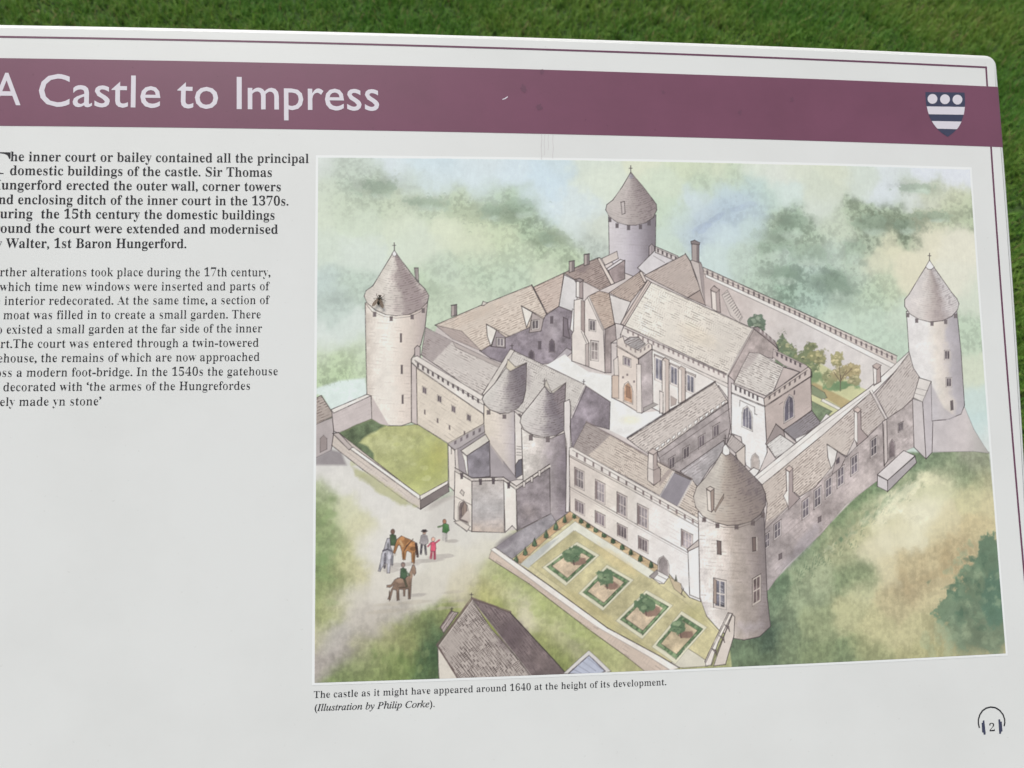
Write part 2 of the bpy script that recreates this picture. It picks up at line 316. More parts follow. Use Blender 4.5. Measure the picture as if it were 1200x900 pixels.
# ---- left edge: hut, walls and the green court
part('stone_hut','small stone hut cut off by the left edge of the drawing')
fill([(369,497),(391,489),(391,512),(388,528),(369,537)],(176,164,168)); fill([(375,530),(375,514),(379,510),(383,514),(383,526)],(150,134,136),ink=.5)
fill([(369,467),(376.5,463.5),(392,487),(369,498)],(176,160,152)); rows([(369,467),(376.5,463.5),(392,487),(369,498)],(371,490),(390,482),3,.5)
ground()
fill([(369,537),(388,527),(400,530),(406,545),(369,545)],(150,142,144),ink=0,soft=3)
part('curtain_wall','low outer wall left of the round tower')
fill([(389,482),(435,463),(436,491),(418,498),(397,508),(391,505)],(196,182,184)); fill([(388,480),(433,461),(435.5,463.5),(391,484)],(222,216,212)); stones([(391,484),(435,465),(436,491),(397,508)],(391,484),(435,464))
ground()
fill([(397,508),(418,498),(436,491),(455,499),(472,499),(489,497),(524,520),(525,566),(492,583),(414,525)],(186,190,120),ink=.4,wash=.14)
for a in [(450,520,34,16,(202,204,142),.7),(505,545,26,30,(160,164,84),.75),(480,560,26,14,(170,176,96),.6),(515,530,12,20,(176,172,88),.6),(480,508,30,8,(192,192,122),.6)]: splat(*a)
fill([(397,508),(418,498),(436,491),(452,499),(444,503),(428,512),(421,519),(431,523),(438,531),(438,543),(412,524)],(100,118,82),ink=0,soft=2.5,rag=2,wash=.3)
for i in range(30): splat(400+rng.random()*120,505+rng.random()*60,4,2.5,(170,176,92) if rng.random()<.6 else (204,206,150),.25,1,.6)
part('garden_wall','low coped wall round the green court')
fill([(391,508),(397,507),(493,582),(493,597),(470,583),(425,550),(389,522)],(204,190,180)); fill([(410,526),(414,524),(493,581),(491,585)],(228,224,218)); fill([(390,508),(397,507),(413,524),(409,527)],(186,172,170))
fill([(492.5,584),(525,566),(526,576),(493,597)],(122,110,112)); fill([(492,581),(525,563),(525,567),(493,586)],(220,214,206)); stones([(391,510),(493,585),(493,597),(389,522)],(391,510),(493,585),.2)
ground()
fill([(412,546),(440,560),(489,594),(470,592),(440,575),(415,556)],(176,176,124),ink=0,soft=4,rag=4,alpha=.8); splat(515,588,24,5,(178,168,160),.6,.5,.8,-.5)
# ---- round tower, left
part('curtain_wall','battlemented wall between the left tower and the gatehouse')
fill([(482,425),(489,431),(489,498),(482,495)],(200,184,182)); fill([(488,430),(566,482),(568,500),(556,507),(527,521),(489,497)],(216,202,184)); stones([(488,430),(566,482),(568,500),(527,521),(489,497)],(488,436),(560,484),.16)
part('tower','round tower with conical roof at the left of the castle')
ST=[(0,(206,192,180)),(.16,(228,219,209)),(.35,(233,226,216)),(.62,(224,208,196)),(.82,(202,184,176)),(1,(174,156,158))]
B=[(428,355),(429,410),(430,462),(435,464),(436,491),(446,496),(458,499),(471,499),(482,495),(482,421),(493,404),(498,384),(501,355)]
fill(B,None,st=ST,g=((428,420),(501,420))); stones(B,(430,420),(490,424),.14)
fill([(436,465),(456,499),(446,497),(436,491)],(196,180,180),ink=0)
for x,y in [(469,391),(470,428),(471,463)]: fill([(x,y),(x+1.8,y),(x+1.8,y+10),(x,y+10)],(84,70,80),ink=.3)
fill([(486,420),(486,408),(489,405),(492.5,407),(492.5,420)],(186,168,170),ink=.8)
fill([(485.5,314),(490,314),(490.5,330),(487,326)],(166,154,156)); ln([(487.5,314),(488,326)],.7,.6)
cone([(462,294),(437,335),(429,341),(426.8,347),(430,355),(440,363.5),(452,368.5),(464,370),(480,368.5),(493,362.5),(501,354),(502.6,346.5),(498,338.5),(489,330)],(462,293),(426.8,347),(502.6,347),[(0,(204,196,186)),(.3,(222,215,206)),(.48,(208,196,190)),(.6,(164,146,148)),(.85,(156,136,140)),(1,(190,176,174))])
fill([(462,293.5),(459.4,297.5),(461,300.5),(464,300),(465,297.5)],(232,232,234),ink=.5); finial(462,293.5)
for x,y in [(439,366),(458.5,371),(483,369),(496,361.5)]: fill([(x-1.6,y),(x+1.6,y),(x+1.6,y+5),(x-1.6,y+5)],(110,96,104),ink=.5,iw=.6)
ln([(428.5,356),(436,365),(450,371),(464,373),(480,371),(492,366),(500.5,358)],.7,.5)
# ---- west range
part('range','west range behind the battlemented wall')
R=[(499,384),(530,400),(586,428),(566,467),(530,441),(494,416)]
fill(R,(208,199,195)); rows(R,(499,384),(588,431),2.6,.42); fill([(499,384),(530,400),(507,424),(494,416)],(168,152,156),ink=0,alpha=.8,soft=2); rows([(499,384),(530,400),(507,424),(494,416)],(499,384),(530,400),2.4,.5)
fill([(530,400),(587,427),(585,431),(534,407)],(182,168,166),ink=.4)
fill([(483,419),(489,417),(566,464),(567,470),(567,486),(489,431),(482,424)],(220,212,206),ink=.6); ln([(486,422),(566,474)],.8,.7); ln([(489,432),(567,485)],1,.6)
notch((487,424),(563,469),13,2.2,4.6)
for x,y in [(495.5,453),(513,463),(529.5,475),(547.5,485)]: win(x,y,4.2,7,.55,2,1,(86,74,88),(206,192,180),.2)
for x,y in [(497,480),(512,490),(526,498),(543.5,505)]: fill([(x,y),(x+1.6,y+.6),(x+1.6,y+6),(x,y+5)],(96,82,88),ink=0)
# ---- back tower
part('tower','round tower with conical roof at the back of the castle')
B=[(713,253),(714,305),(732,320),(745,325),(762,300),(768,291),(768.5,252)]
fill(B,None,st=[(0,(208,202,212)),(.3,(194,188,202)),(.6,(166,158,176)),(.85,(130,122,138)),(1,(118,108,124))],g=((713,280),(768,280))); stones(B,(714,280),(768,283),.10)
cone([(739,202),(729,219),(718,234.5),(711,240),(709.8,246),(714,254),(723,260.5),(735,264),(745,264),(757,261),(765.5,255),(769.6,246),(769,239.5),(765,234),(752,217)],(739,201),(709.8,246),(769.6,246),[(0,(196,186,184)),(.35,(188,176,176)),(.6,(164,150,152)),(1,(142,126,132))],.3)
splat(739.5,207,3.5,4,(120,124,160),.6,.3); finial(739,203,8)
fill([(727.5,237),(731.5,236),(732.5,250),(729,251.5)],(190,178,180))
for x,y in [(714.5,255),(723,262),(736.5,264.5),(750.5,263.5),(760.5,259)]: fill([(x-1.6,y),(x+1.6,y),(x+1.6,y+5),(x-1.6,y+5)],(98,88,100),ink=.5,iw=.6)
fill([(760.5,300),(760.5,289),(763.5,286),(766.5,289),(767,299)],(166,152,162),ink=.8); ln([(763.8,288),(764,299)],.8,.6)
# ---- north range
part('range','north range with dormers along the back of the court')
W=[(562,411),(600,392),(637,372),(656,358),(676,366),(672,412),(643,426),(600,430),(575,420)]
fill(W,(140,127,144),wash=.28)
for a in [(600,415,30,10,(118,106,128),.6),(650,385,14,24,(172,160,172),.6),(640,395,8,18,(150,136,146),.4)]: splat(*a)
R=[(510,381),(566,357),(623,334),(640,368),(637,374),(618,385),(598,393.5),(582,400),(564,411)]
fill(R,(216,199,184)); rows(R,(510,381),(623,334),2.5,.34,(150,112,94)); splat(560,368,40,8,(206,178,156),.35,.6,.9,-.42)
fill([(510,381),(541,388),(564,411),(556,408),(530,397)],(184,164,160),ink=.5); rows([(510,381),(541,388),(564,411),(530,397)],(510,381),(541,396),2.5,.4)
fill([(625,336.5),(661,320),(655,359),(641,368)],(208,184,172)); rows([(625,336.5),(661,320),(655,359),(641,368)],(625,336.5),(661,320),2.5,.4,(140,98,84)); ln([(623,334),(641,368)],1.6,.7)
fill([(661,322),(673,328),(678,336),(674,366),(655,359)],(208,206,210))
R=[(661,320),(680,311),(701,302),(718,333),(703,340),(686,331),(674,328)]; fill(R,(172,148,142)); rows(R,(661,320),(701,302),2.2,.45); splat(684,315,10,5,(126,106,112),.6,.6,.9,-.5)
for x,y in [(529,358),(667,306.5),(684.5,298.5)]: fill([(x,y),(x+6,y-1),(x+6,y+11),(x,y+13)],(176,160,158)); fill([(x+3.4,y-.5),(x+6,y-1),(x+6,y+11),(x+3.4,y+12)],(128,114,120),ink=.4); ln([(x,y),(x+6,y-1)],1.4,.7)
fill([(564.5,358),(566,353),(571,355),(567,358)],(214,206,198))
for gx in (0,1):
    if gx==0: fill([(570,380),(582,387),(575,406),(571,394)],(226,219,211)); fill([(581.5,387),(592,395),(592,408),(576,406)],(150,136,146)); ln([(570,380),(597,394)],1.2,.7); win(582.5,396,7.5,9,.1,2)
    else: fill([(611,358.5),(624,366),(617,384),(614,372)],(226,219,211)); fill([(623.5,366),(637,374),(634,388),(620,390)],(176,160,160)); ln([(611,358.5),(638,373)],1.2,.7); win(623.5,376,7.5,10,-.15,2)
for x,y,h in [(645,371,8),(631,400,9)]: fill([(x,y),(x+3,y),(x+3,y+h),(x,y+h)],(96,84,98),ink=.4)
for x,y,h in [(620,411,10),(644,398,14)]: arch(x,y,5.5,h,0,(88,76,92),(152,138,150),0)
fill([(660,372),(665,374),(666,386),(668,397),(660,394)],(120,106,122)); fill([(671,362),(675,364),(674,392),(668,386)],(226,222,222))
fill([(643,428),(664,408),(672,412),(662,420)],(176,166,178),ink=.6)
# bits by the back tower
part('range','lead roofs and parapets beside the back tower')
fill([(705,303),(723,294.5),(724.5,303),(709,311)],(206,192,186)); fill([(711,315),(727,304),(732,306),(731,310),(713,319)],(206,200,206)); fill([(713,317),(732,305),(732,327),(718,333)],(150,130,134),wash=.25)
fill([(700,303),(703,302),(720,332),(716,334)],(210,194,186))
fill([(747,314),(760,301),(768,293),(790,304),(757,322)],(204,200,208)); ln([(766,300),(779,308)],.7,.5)
fill([(768,289),(794,300),(797,305),(790,305),(768,296)],(206,196,196)); notch((769,291),(794,302),5,1.8,4)
fill([(803,297),(809,306),(810,314),(803,300)],(196,180,174))
R=[(755,323),(780,310),(803,298),(809,307),(815,325),(822,339),(806,349),(764,328)]; fill(R,(192,173,166)); rows(R,(806,349),(822,339),2.3,.30,(128,98,90),3.5)
fill([(806,349),(822,339),(826,352),(827,358)],(170,148,142)); 
fill([(809,306),(813,303),(821,308),(826,322),(827,358),(822,345),(816,325)],(196,182,180)); fill([(819,308),(822,310),(826,325),(827,356),(823,342),(820,320)],(162,146,150),ink=.4)
fill([(810.5,284),(819,286),(819,308),(811,305)],(170,154,154)); fill([(816.5,285),(819,286),(819,308),(816.5,307)],(128,112,120),ink=.4); fill([(809.5,283),(814,281.5),(820,284.5),(819.5,287),(810,286)],(130,116,120))
# ---- north-east curtain wall and its garden
part('curtain_wall','long battlemented wall at the back right with a stair on it')
Wl=[(824,318),(940,370),(1050,424),(1048,436),(1018,458),(990,472),(940,440),(905,405),(882,384),(860,375),(826,357)]
fill(Wl,None,st=[(0,(192,172,170)),(.3,(206,194,192)),(.6,(210,204,206)),(1,(214,208,206))],g=((826,330),(1040,440)),ink=.3)
fill([(824,313),(940,366),(1051,417),(1050,428),(940,374),(825,321)],(206,192,186),ink=.3)
ln([(824,313.5),(940,366),(1051,417)],1,.8); fill([(826,321),(940,372.5),(1049,427),(1046,432),(940,378),(827,325)],(226,222,220),ink=.5)
notch((826,315.5),(1048,418),37,2.1,5.2,(104,90,98),.9,False)
ln([(824,317),(940,369),(1050,421)],.7,.5)
fill([(846,346),(852,340),(870,372),(866,378),(856,370)],(204,192,188),ink=.4)
for i in range(12): ln([(847+i*1.75,345.5+i*2.7),(853+i*1.5,342+i*2.6)],.8,.6)
fill([(833,340),(837,335),(842.5,340),(844,366),(839,365),(834,361)],(172,152,152)); fill([(833.5,341),(838.5,343),(840,365),(834.5,362)],(220,208,202),ink=.5); fill([(832.5,339.5),(836,335),(843,339.5),(839.5,343)],(180,160,158),ink=.6)
ground()
fill([(940,432),(960,425),(1004,452),(1018,458),(990,480),(965,492),(948,470)],(206,206,150),ink=0,soft=2)
fill([(950,446),(1000,472),(986,478),(966,466),(950,452)],(184,164,112),ink=0,soft=2); fill([(951,451),(966,460),(969,466),(964,468),(951,462)],(134,148,112),ink=.5); fill([(964,467),(985,478),(983,481),(962,470)],(222,218,208),ink=.4); fill([(951,470),(975,482),(962,495),(951,482)],(120,138,104),ink=.4,wash=.3); splat(925,420,12,8,(140,160,118),.8)
part('tree','small bushy tree behind the hall gable'); tree(886,378,9,7,(160,174,150),(98,118,98)); tree(889,383,7,4,(150,164,138),(96,114,94))
part('tree','tallest grey-green tree in the back garden'); tree(917,392,6,9,(176,180,138),(108,124,94)); tree(914,405,10,11,(182,184,140),(110,128,98)); tree(925,410,9,10,(196,190,138),(120,134,98)); tree(921,418,14,8,(160,172,128),(108,128,96))
part('tree','olive-green tree left of the golden tree'); splat(955,442,15,8,(124,152,104),.9,.8,.5,sid=True); ln([(951,430),(951,442)],1.6,.8); tree(949,406,8,8,(186,184,134),(122,130,90)); tree(943,420,13,11,(190,186,134),(120,132,92)); tree(959,420,11,11,(204,192,134),(142,142,96)); tree(950,430,14,6,(170,174,122),(116,132,92))
part('tree','golden autumn tree in the back garden'); splat(986,452,21,7,(108,144,98),.9,.8,.5,sid=True); tree(981,425,8,9,(218,204,150),(160,154,104)); tree(973,440,12,10,(206,200,148),(146,150,104)); tree(987,437,14,10,(222,206,156),(168,156,110)); tree(997,436,10,10,(222,204,150),(172,156,110)); tree(1000,446,8,6,(206,194,146),(150,146,104))
for a in [(985,440,984.5,458),(985,446,992,434),(985,448,977,436),(984.8,444,983,428),(990,440,998,432)]: ln([a[:2],a[2:]],1.2,.75,(104,88,72))
# ---- great hall
part('courtyard')
fill([(640,428),(662,415),(671,424),(690,436),(716,440),(718,466),(748,484),(768,482),(790,476),(737,515),(712,503),(714,470),(685,450)],(228,227,223),ink=0,wash=.05)
splat(738,492,14,6,(226,220,190),.8); splat(728,505,18,6,(208,206,204),.7); splat(690,440,14,6,(232,232,230),.6)
part('great_hall','great hall with long cream roof and tall windows')
W=[(764,405),(853,448),(855,470),(842,452),(822,462),(776,484),(764,478)]
fill(W,(228,221,218)); splat(780,465,12,14,(206,192,188),.6)
fill([(730,384),(853,441),(854,455),(764,410),(727,392)],(218,208,204),ink=.5); ln([(764,409),(853,450)],1,.6)
R=[(763,331),(820,357),(882,385),(866,413),(853,439),(730,381)]; fill(R,None,st=[(0,(232,226,214)),(.5,(226,217,204)),(1,(214,205,196))],g=((750,350),(870,420))); rows(R,(763,331),(882,385),2.7,.36,(122,104,100),6,.35)
splat(820,395,34,12,(226,208,178),.4,.7,.9,.45); splat(850,385,20,12,(196,190,182),.4,.7,.9,.45)
fill([(759,328),(763,331),(732,382),(727,379)],(206,186,180)); ln([(761,330),(730,381)],.8,.5)
notch((733,385),(851,439),20,2.0,4.4,(128,108,112),.85)
for x,y,w,h in [(768,418,8,26),(786,428,7.5,21),(805,438,8,20)]:
    fill([(x-1.5,y-3),(x+w+2,y+1.5),(x+w+2,y+4),(x-1.5,y)],(206,192,188),ink=.6); win(x,y,w,h,.45,2,1,(112,112,134),(220,210,208),.4)
for x,y,b in [(776,420,485),(795,430,472)]: fill([(x,y+2),(x+3,y-1),(x+8,y+2),(x+8,b),(x,b)],(200,180,172)); fill([(x,y+2),(x+3.5,y+3.5),(x+3.5,b),(x,b)],(224,212,206),ink=.4)
fill([(773,458),(777,460),(777,484),(773,484)],(222,210,206)); fill([(786,464),(793,468),(792,474),(786,476)],(176,156,152),ink=.3)
part('chimney_wing','gabled wing with a tall chimney left of the hall')
fill([(714,381),(722,377),(731,382),(727,392),(727,402),(716,402)],(206,196,196))
R=[(714,343),(732,331),(749,319),(757,331),(739,354),(727,350)]; fill(R,(192,168,156)); rows(R,(714,344),(749,320),2.2,.42)
fill([(749,319),(752,318),(758,330),(755,331)],(208,192,184))
fill([(714,345),(727,350),(739,354),(731,372),(727,380),(720,379)],(210,204,204)); 
R=[(690,347),(702,341),(714,344),(720,380),(708,386)]; fill(R,(200,174,158)); rows(R,(690,348),(714,341),2.2,.42,(130,92,80))
fill([(709,386),(721,380),(722,398),(716,402),(716,437),(708.5,437)],(170,152,154),wash=.2)
fill([(683,355),(690,347),(707,386),(709,437),(692,431),(684,428)],(222,210,205)); ln([(690,347),(707.5,386)],1.6,.5,(226,216,210)); ln([(688.5,349),(706,387)],.8,.6)
fill([(673,352),(681,350),(685,354),(685,392),(690,402),(690,430),(670,423),(670,392),(672,388)],(224,213,207)); fill([(681,352),(685,354),(685,390),(681,386)],(164,142,140),ink=.5); fill([(686,404),(690,402),(690,430),(686,428)],(184,168,166),ink=.5); ln([(681,388),(687,402)],.8,.6)
fill([(675,330),(683,329),(683,350),(675,348)],(222,214,212)); fill([(679,330),(683,329),(683,350),(679,349)],(160,140,142),ink=.5); fill([(674,328),(679,326),(684,328.5),(680,331)],(150,134,138))
win(691,375,6.5,12,.15,2); win(693,400,7.5,21,.15,2,2,(160,146,148))
part('porch_tower','battlemented porch tower with an arched brown door')
fill([(748,420),(764,405),(765,473),(752,484),(747,483)],(168,155,160),wash=.22); fill([(754,478),(766,472),(771,474),(754,483)],(160,152,152),ink=.5)
fill([(723,403),(735,410),(748,419),(748,483),(730,472),(717,466),(717,443),(723,438)],(220,203,193))
R=[(729,402),(738,395),(748,395),(756,403),(747,410),(738,408)]; fill(R,(168,163,168),wash=.2); rows(R,(731,402),(746,395),2.4,.5)
fill([(723,398),(730,394),(732,402),(740,407),(748,411),(760,402),(763.5,404),(764,409),(748,420),(735,412),(723,405)],(212,198,190),ink=.6); notch((731,402),(747,411),3,1.8,3.5,(140,122,124),.8,False); notch((749,411),(762,403),3,1.8,3.5,(120,104,110),.8,False)
ln([(722,406),(735,413),(748,421),(764,409)],1,.7)
win(731,418,7.5,9,.4,2,1,(110,98,112)); fill([(717,441),(721,438),(725,441),(725,467),(717,466)],(206,178,160),ink=.5); fill([(719,422),(724,418),(725,440),(720,440)],(216,204,198),ink=.5)
arch(731.5,447,9,22,.35,(188,134,100),(206,188,178),0); fill([(734,452),(738,454),(739,467),(734,465)],(164,112,84),ink=.4); fill([(746,427),(751,427),(752,484),(746,483)],(224,212,206),ink=.5)
for x,y in [(729,441),(734,438),(742,446)]: fill([(x,y),(x+2,y),(x+2,y+2.4),(x,y+2.4)],(120,104,108),ink=0)
part('chapel','chapel block with battlements and pointed windows')
fill([(882,385),(906,403),(912,410),(905,420),(890,417),(878,413),(862,448),(853,450),(853,440)],(180,162,162),wash=.2); ln([(883,383),(852,440)],2.2,.7,(222,212,206)); ln([(884.5,384),(854,440)],.7,.6)
fill([(853,440),(860,446),(860,512),(853,507)],(190,176,180))
fill([(882,384),(888,383),(908,400),(912,409),(906,404)],(146,128,132)); notch((889,384),(907,398),4,2,4,(200,190,190),.8,False)
R=[(878,413),(890,414),(918,430),(906,458),(897,464),(860,449),(868,432)]; fill(R,(216,209,204)); rows(R,(878,413),(918,431),2.6,.5); fill([(878,413),(890,414),(880,428),(866,438)],(172,156,158),ink=0,alpha=.6,soft=3)
fill([(918,430),(937,436),(907,458)],(188,170,168)); ln([(918,429.5),(905,459)],1.6,.5,(226,218,212)); ln([(918,430),(938,436)],1.2,.8)
fill([(906,409),(945,428),(949,433),(940,437),(918,428),(905,418)],(190,172,172),ink=.4); notch((908,412),(940,427),6,2.2,4.4,(80,68,80),.95)
fill([(857,449),(895,467),(896,476),(857,460)],(226,220,220)); notch((860,451),(890,465),6,2,5.4,(76,66,78),.95)
fill([(895,467),(947,430),(950,433),(950,441),(896,477)],(200,182,176)); notch((899,466),(946,434),8,2.2,4,(96,82,88),.9)
F=[(857,460),(896,476),(897,500),(899,530),(888,556),(874,545),(868,512),(857,508)]; fill(F,(229,227,229),wash=.05); stones(F,(857,462),(896,477),.08)
F=[(896,476),(950,441),(951,481),(930,497),(910,508),(899,524)]; fill(F,(190,170,166)); stones(F,(896,480),(950,445),.12); ln([(857,461),(896,477),(950,441.5)],1,.7)
arch(870.5,475,10,24,.45,(108,106,130),(226,222,222),2); ln([(866.5,476),(867,469),(884,477),(884.5,485),(887,486)],.9,.7); arch(919.5,467,10,27,-.6,(104,98,124),(212,202,202),1); fill([(930,458),(931.5,457),(931.5,462),(930,463)],(84,72,84),ink=0); ln([(913,474),(917,471)],.8,.5)
fill([(918,504),(930,496),(951,481),(962,496),(945,508),(932,516)],(140,134,146)); rows([(918,504),(951,481),(962,496),(932,516)],(918,504),(951,481),2.4,.4)
fill([(932,514),(948,507),(933,519)],(222,220,220),ink=.4); fill([(960,496),(968,485),(977,490),(962,500)],(214,210,210),ink=.5)
fill([(897,520),(909,497),(918,504),(921,518),(908,536)],(156,140,142)); R=[(898,521),(914,509),(932,521),(909,537)]; fill(R,(220,218,218)); rows(R,(898,521),(914,509),2.4,.5,(110,100,104),3,.3); ln([(909,496.5),(934,519)],1.4,.6)
arch(881,531,8,20,.2,(188,174,170),(214,206,204),0); fill([(876,553),(883,548),(890,551),(884,560)],(222,220,220))
part('chapel_range','low range with fluted eaves between court and garden front')
F=[(770,530),(853,472),(856,500),(852,520),(815,558),(790,552),(775,545)]; fill(F,(160,148,152),wash=.2)
R=[(735,514),(788,480),(838,448),(853,471),(812,500),(773,529),(760,532),(748,524)]; fill(R,(210,198,193)); rows(R,(735,514),(838,448),2.6,.42,(112,94,92)); 
ln([(735,513),(838,447)],1.8,.7); 
for i in range(14): t=(i+.5)/14; fill([(760+90*t-1.5,532-62*t),(760+90*t+2.5,529-62*t),(760+90*t+2.5,532-62*t),(760+90*t-1,535.5-62*t)],(232,228,226),ink=.5,iw=.7)
for x,y in [(784,538),(801,526),(819,512.5),(836,500)]: win(x,y,6.5,13,-.6,2,1,(104,92,104),(178,166,168),.5)
ln([(772,537),(855,479)],.8,.6); ln([(775,553),(852,503)],.8,.5)
R=[(797,552),(848,516),(850,523),(846,533),(832,548),(818,570),(806,562)]; fill(R,(176,170,178),wash=.2); rows(R,(797,552),(848,516),3,.3)
R=[(851,521),(857,509),(873,522),(862,531)]; fill(R,(186,174,174)); rows(R,(851,521),(860,510),2.4,.4); fill([(862,531),(873,522),(873,547),(866,545)],(204,190,182)); fill([(862,533),(866,545),(858,540)],(196,182,176))
# ---- east range
part('range','long east range with chimneys and mullioned windows')
W=[(896,622),(923,596),(937,586),(970,556),(992,537),(1016,513),(1038,492),(1070,467),(1071,524),(1056,530),(1030,562),(990,592),(962,626),(920,664),(900,692),(896,692)]
fill(W,None,st=[(0,(160,148,152)),(.35,(172,156,158)),(1,(182,168,170))],g=((896,650),(1070,500)),wash=.2,ink=.2); stones(W,(896,640),(1020,530),.15); splat(940,640,34,8,(150,142,156),.55,.6,.9,-.8); splat(1005,570,30,8,(198,182,180),.5,.6,.9,-.8)
fill([(882,560),(960,497),(1018,455),(1066,411),(1068,416),(1022,462),(965,510),(893,568)],(224,219,217)); ln([(886,563),(962,502),(1020,458)],.7,.4)
R=[(893,568),(965,509),(1020,460),(1029,474),(1038,491),(1016,512),(1009,515),(1003,511),(992,534),(985,532),(970,553),(955,571),(937,582),(931,577),(923,594),(896,621),(899,590)]
fill(R,None,st=[(0,(204,188,178)),(.6,(212,197,188)),(1,(194,182,180))],g=((900,600),(1030,480))); rows(R,(893,568),(1020,460),2.5,.40,(126,98,92))
R=[(1026,462),(1046,439),(1066,413),(1070,428),(1078,443),(1072,465),(1058,478),(1040,490)]; fill(R,(202,190,187)); rows(R,(1026,462),(1066,413),2.6,.42)
ln([(1020,457),(1039,492)],2.4,.8,(226,218,214)); ln([(1018.6,458),(1037.5,492.5)],.8,.7); ln([(1021.5,457),(1040.5,491)],.7,.6)
fill([(1034,494),(1039,491),(1040,540),(1036,546)],(200,186,186)); ln([(1035,497),(1036,546)],1.6,.6)
fill([(896,612),(908,606),(922,594),(896,621)],(150,136,140),ink=0,alpha=.6,soft=2)
for x,y,w,h in [(896.5,627,5,16),(907.5,615,7,17),(940.5,588,7,20),(954.5,575.5,7,20),(967.5,563.5,6.5,20),(981.5,551,7,20),(997.5,537,7,20),(1020.5,516.5,6.5,19)]: win(x,y,w,h,-.75,2,2,(98,90,104),(202,190,190),.6)
for x,y in [(958.5,606.5),(912.5,650)]: fill([(x,y),(x+3.5,y-2),(x+3.5,y+4),(x,y+6)],(110,96,104),ink=.5)
fill([(969,521),(981,529),(979,540),(974,549),(970,536)],(226,222,220)); fill([(981,529),(991,536),(985,548),(975,556)],(178,162,164)); ln([(969,520.5),(992,535.5),(1005,522)],1.2,.8); fill([(979.5,540),(981.5,537),(983.5,535.5),(983.5,542),(980,544)],(92,80,96),ink=.3)
for pts,li in [([(921,550),(924,546),(929,549),(929,576),(937,584),(924,597),(922,590)],[(921,551),(924.5,553),(924,594),(918,581),(922,575)]),([(1001,481),(1005,478),(1008.5,482),(1009,503),(1017,512),(1004,523),(1002,515)],[(1001,482),(1004.5,484),(1005,520),(1001,515)])]:
    fill(pts,(164,144,146)); fill(li,(226,216,213),ink=.5); x,y=pts[0]; fill([(x-1,y-.5),(x+3.5,y-4.5),(x+8,y-1),(x+4,y+3)],(206,180,172),ink=.7)
fill([(1023,430),(1027,427),(1031.5,430),(1032,447),(1024,452)],(178,154,152)); fill([(1023,431),(1027,433),(1027,449),(1024,451)],(226,220,218),ink=.5); fill([(1022,429),(1027,425.5),(1032.5,428),(1028,433)],(196,172,166),ink=.7)
win(1053,497,5,9,-.5,2,1,(110,98,110),(170,158,162),.5); arch(1042,517,6,20,-.4,(120,104,112),(176,164,168),0)
fill([(1028,557),(1040,563),(1040,576),(1028,570)],(200,194,200)); fill([(1040,563),(1072,535),(1074,542),(1040,576)],(168,160,168)); fill([(1028,556),(1059,528),(1072,534),(1040,563)],(210,203,207))
part('tower','round tower with conical roof at the right of the castle')
fill([(1091,491),(1112,491),(1130,477),(1141,503),(1152,520),(1160,531),(1140,529),(1092,530)],None,st=[(0,(194,186,194)),(.6,(198,188,192)),(1,(168,166,164))],g=((1092,500),(1155,515)),ink=.3)
fill([(1069,467),(1081,471),(1085,538),(1071,524)],(196,187,192)); fill([(1081,470),(1091,446),(1093,490),(1092,530),(1085,538)],(188,180,190)); fill([(1077,442),(1091,447),(1081,471),(1070,466)],(218,211,208)); ln([(1074,455),(1086,458)],.7,.5); ln([(1072,461),(1083,464)],.7,.5)
B=[(1062,365),(1065,412),(1070,431),(1078,443),(1091,447),(1092,493),(1112,491),(1126,485),(1130,475),(1126,412),(1121,364)]
fill(B,None,st=[(0,(218,216,220)),(.35,(226,224,226)),(.55,(222,212,202)),(.68,(210,198,192)),(.8,(176,170,182)),(1,(160,154,168))],g=((1064,420),(1127,417)),wash=.07)
fill([(1091,450),(1106,478),(1120,489),(1112,492),(1092,493)],(176,170,184),ink=0,alpha=.7,soft=3); ln([(1092,493),(1108,492)],.8,.6)
for x,y in [(1107,411),(1109,443)]: win(x,y,5.5,10,0,2,1,(90,80,92),(206,196,194),.3)
fill([(1113.5,470),(1116.5,469),(1117,480),(1114,481)],(100,88,96),ink=.4)
cone([(1089,306),(1077,325),(1065,345),(1060,351),(1060,359),(1066,368),(1076,374),(1090,377.5),(1104,376),(1115,371),(1122,363),(1123.5,356),(1121,350),(1115,343),(1102,324)],(1089,305),(1060,357),(1123.5,357),[(0,(204,198,200)),(.3,(214,206,204)),(.5,(192,178,176)),(.62,(170,154,156)),(.8,(196,188,192)),(1,(204,200,204))],.18)
fill([(1089,305),(1084.5,312.5),(1087,315.5),(1091,316),(1094.5,313)],(234,234,236),ink=.6); finial(1089,305,8)
for x,y in [(1063.5,367),(1074,373.5),(1092,377),(1108,375),(1119.5,368)]: fill([(x-1.6,y),(x+1.6,y),(x+1.6,y+4.6),(x-1.6,y+4.6)],(116,104,112),ink=.5,iw=.6)
# ---- gatehouse
fill([(527,522),(568,500),(612,480),(668,500),(668,600),(608,621),(553,623),(534,608)],(208,198,194),ink=0)
part('gatehouse','twin-towered gatehouse with a battlemented forebuilding')
fill([(686,452),(715,471),(714,503),(690,497),(678,522),(668,526),(668,488)],(132,120,136),wash=.25)
R=[(600,410),(640,429),(686,451),(669,487),(640,500),(612,484),(585,470),(570,462)]; fill(R,(204,198,194)); rows(R,(600,410),(686,451),2.8,.4,(112,96,98),5,.5)
fill([(598,409),(603,411),(570,466),(565,462)],(212,204,198)); finial(600,409,6); finial(684,451,6); ln([(685,452),(669,489)],2.6,.8,(226,218,214)); ln([(687,453),(671,489)],.8,.7)
part('turret','left round turret of the gatehouse')
B=[(567,474),(586,485),(603,482),(605,562),(590,566),(573,552),(567,515)]; fill(B,None,st=[(0,(222,208,190)),(.45,(218,204,192)),(.8,(196,184,184)),(1,(176,166,178))],g=((567,520),(604,520))); stones(B,(567,510),(603,515),.10)
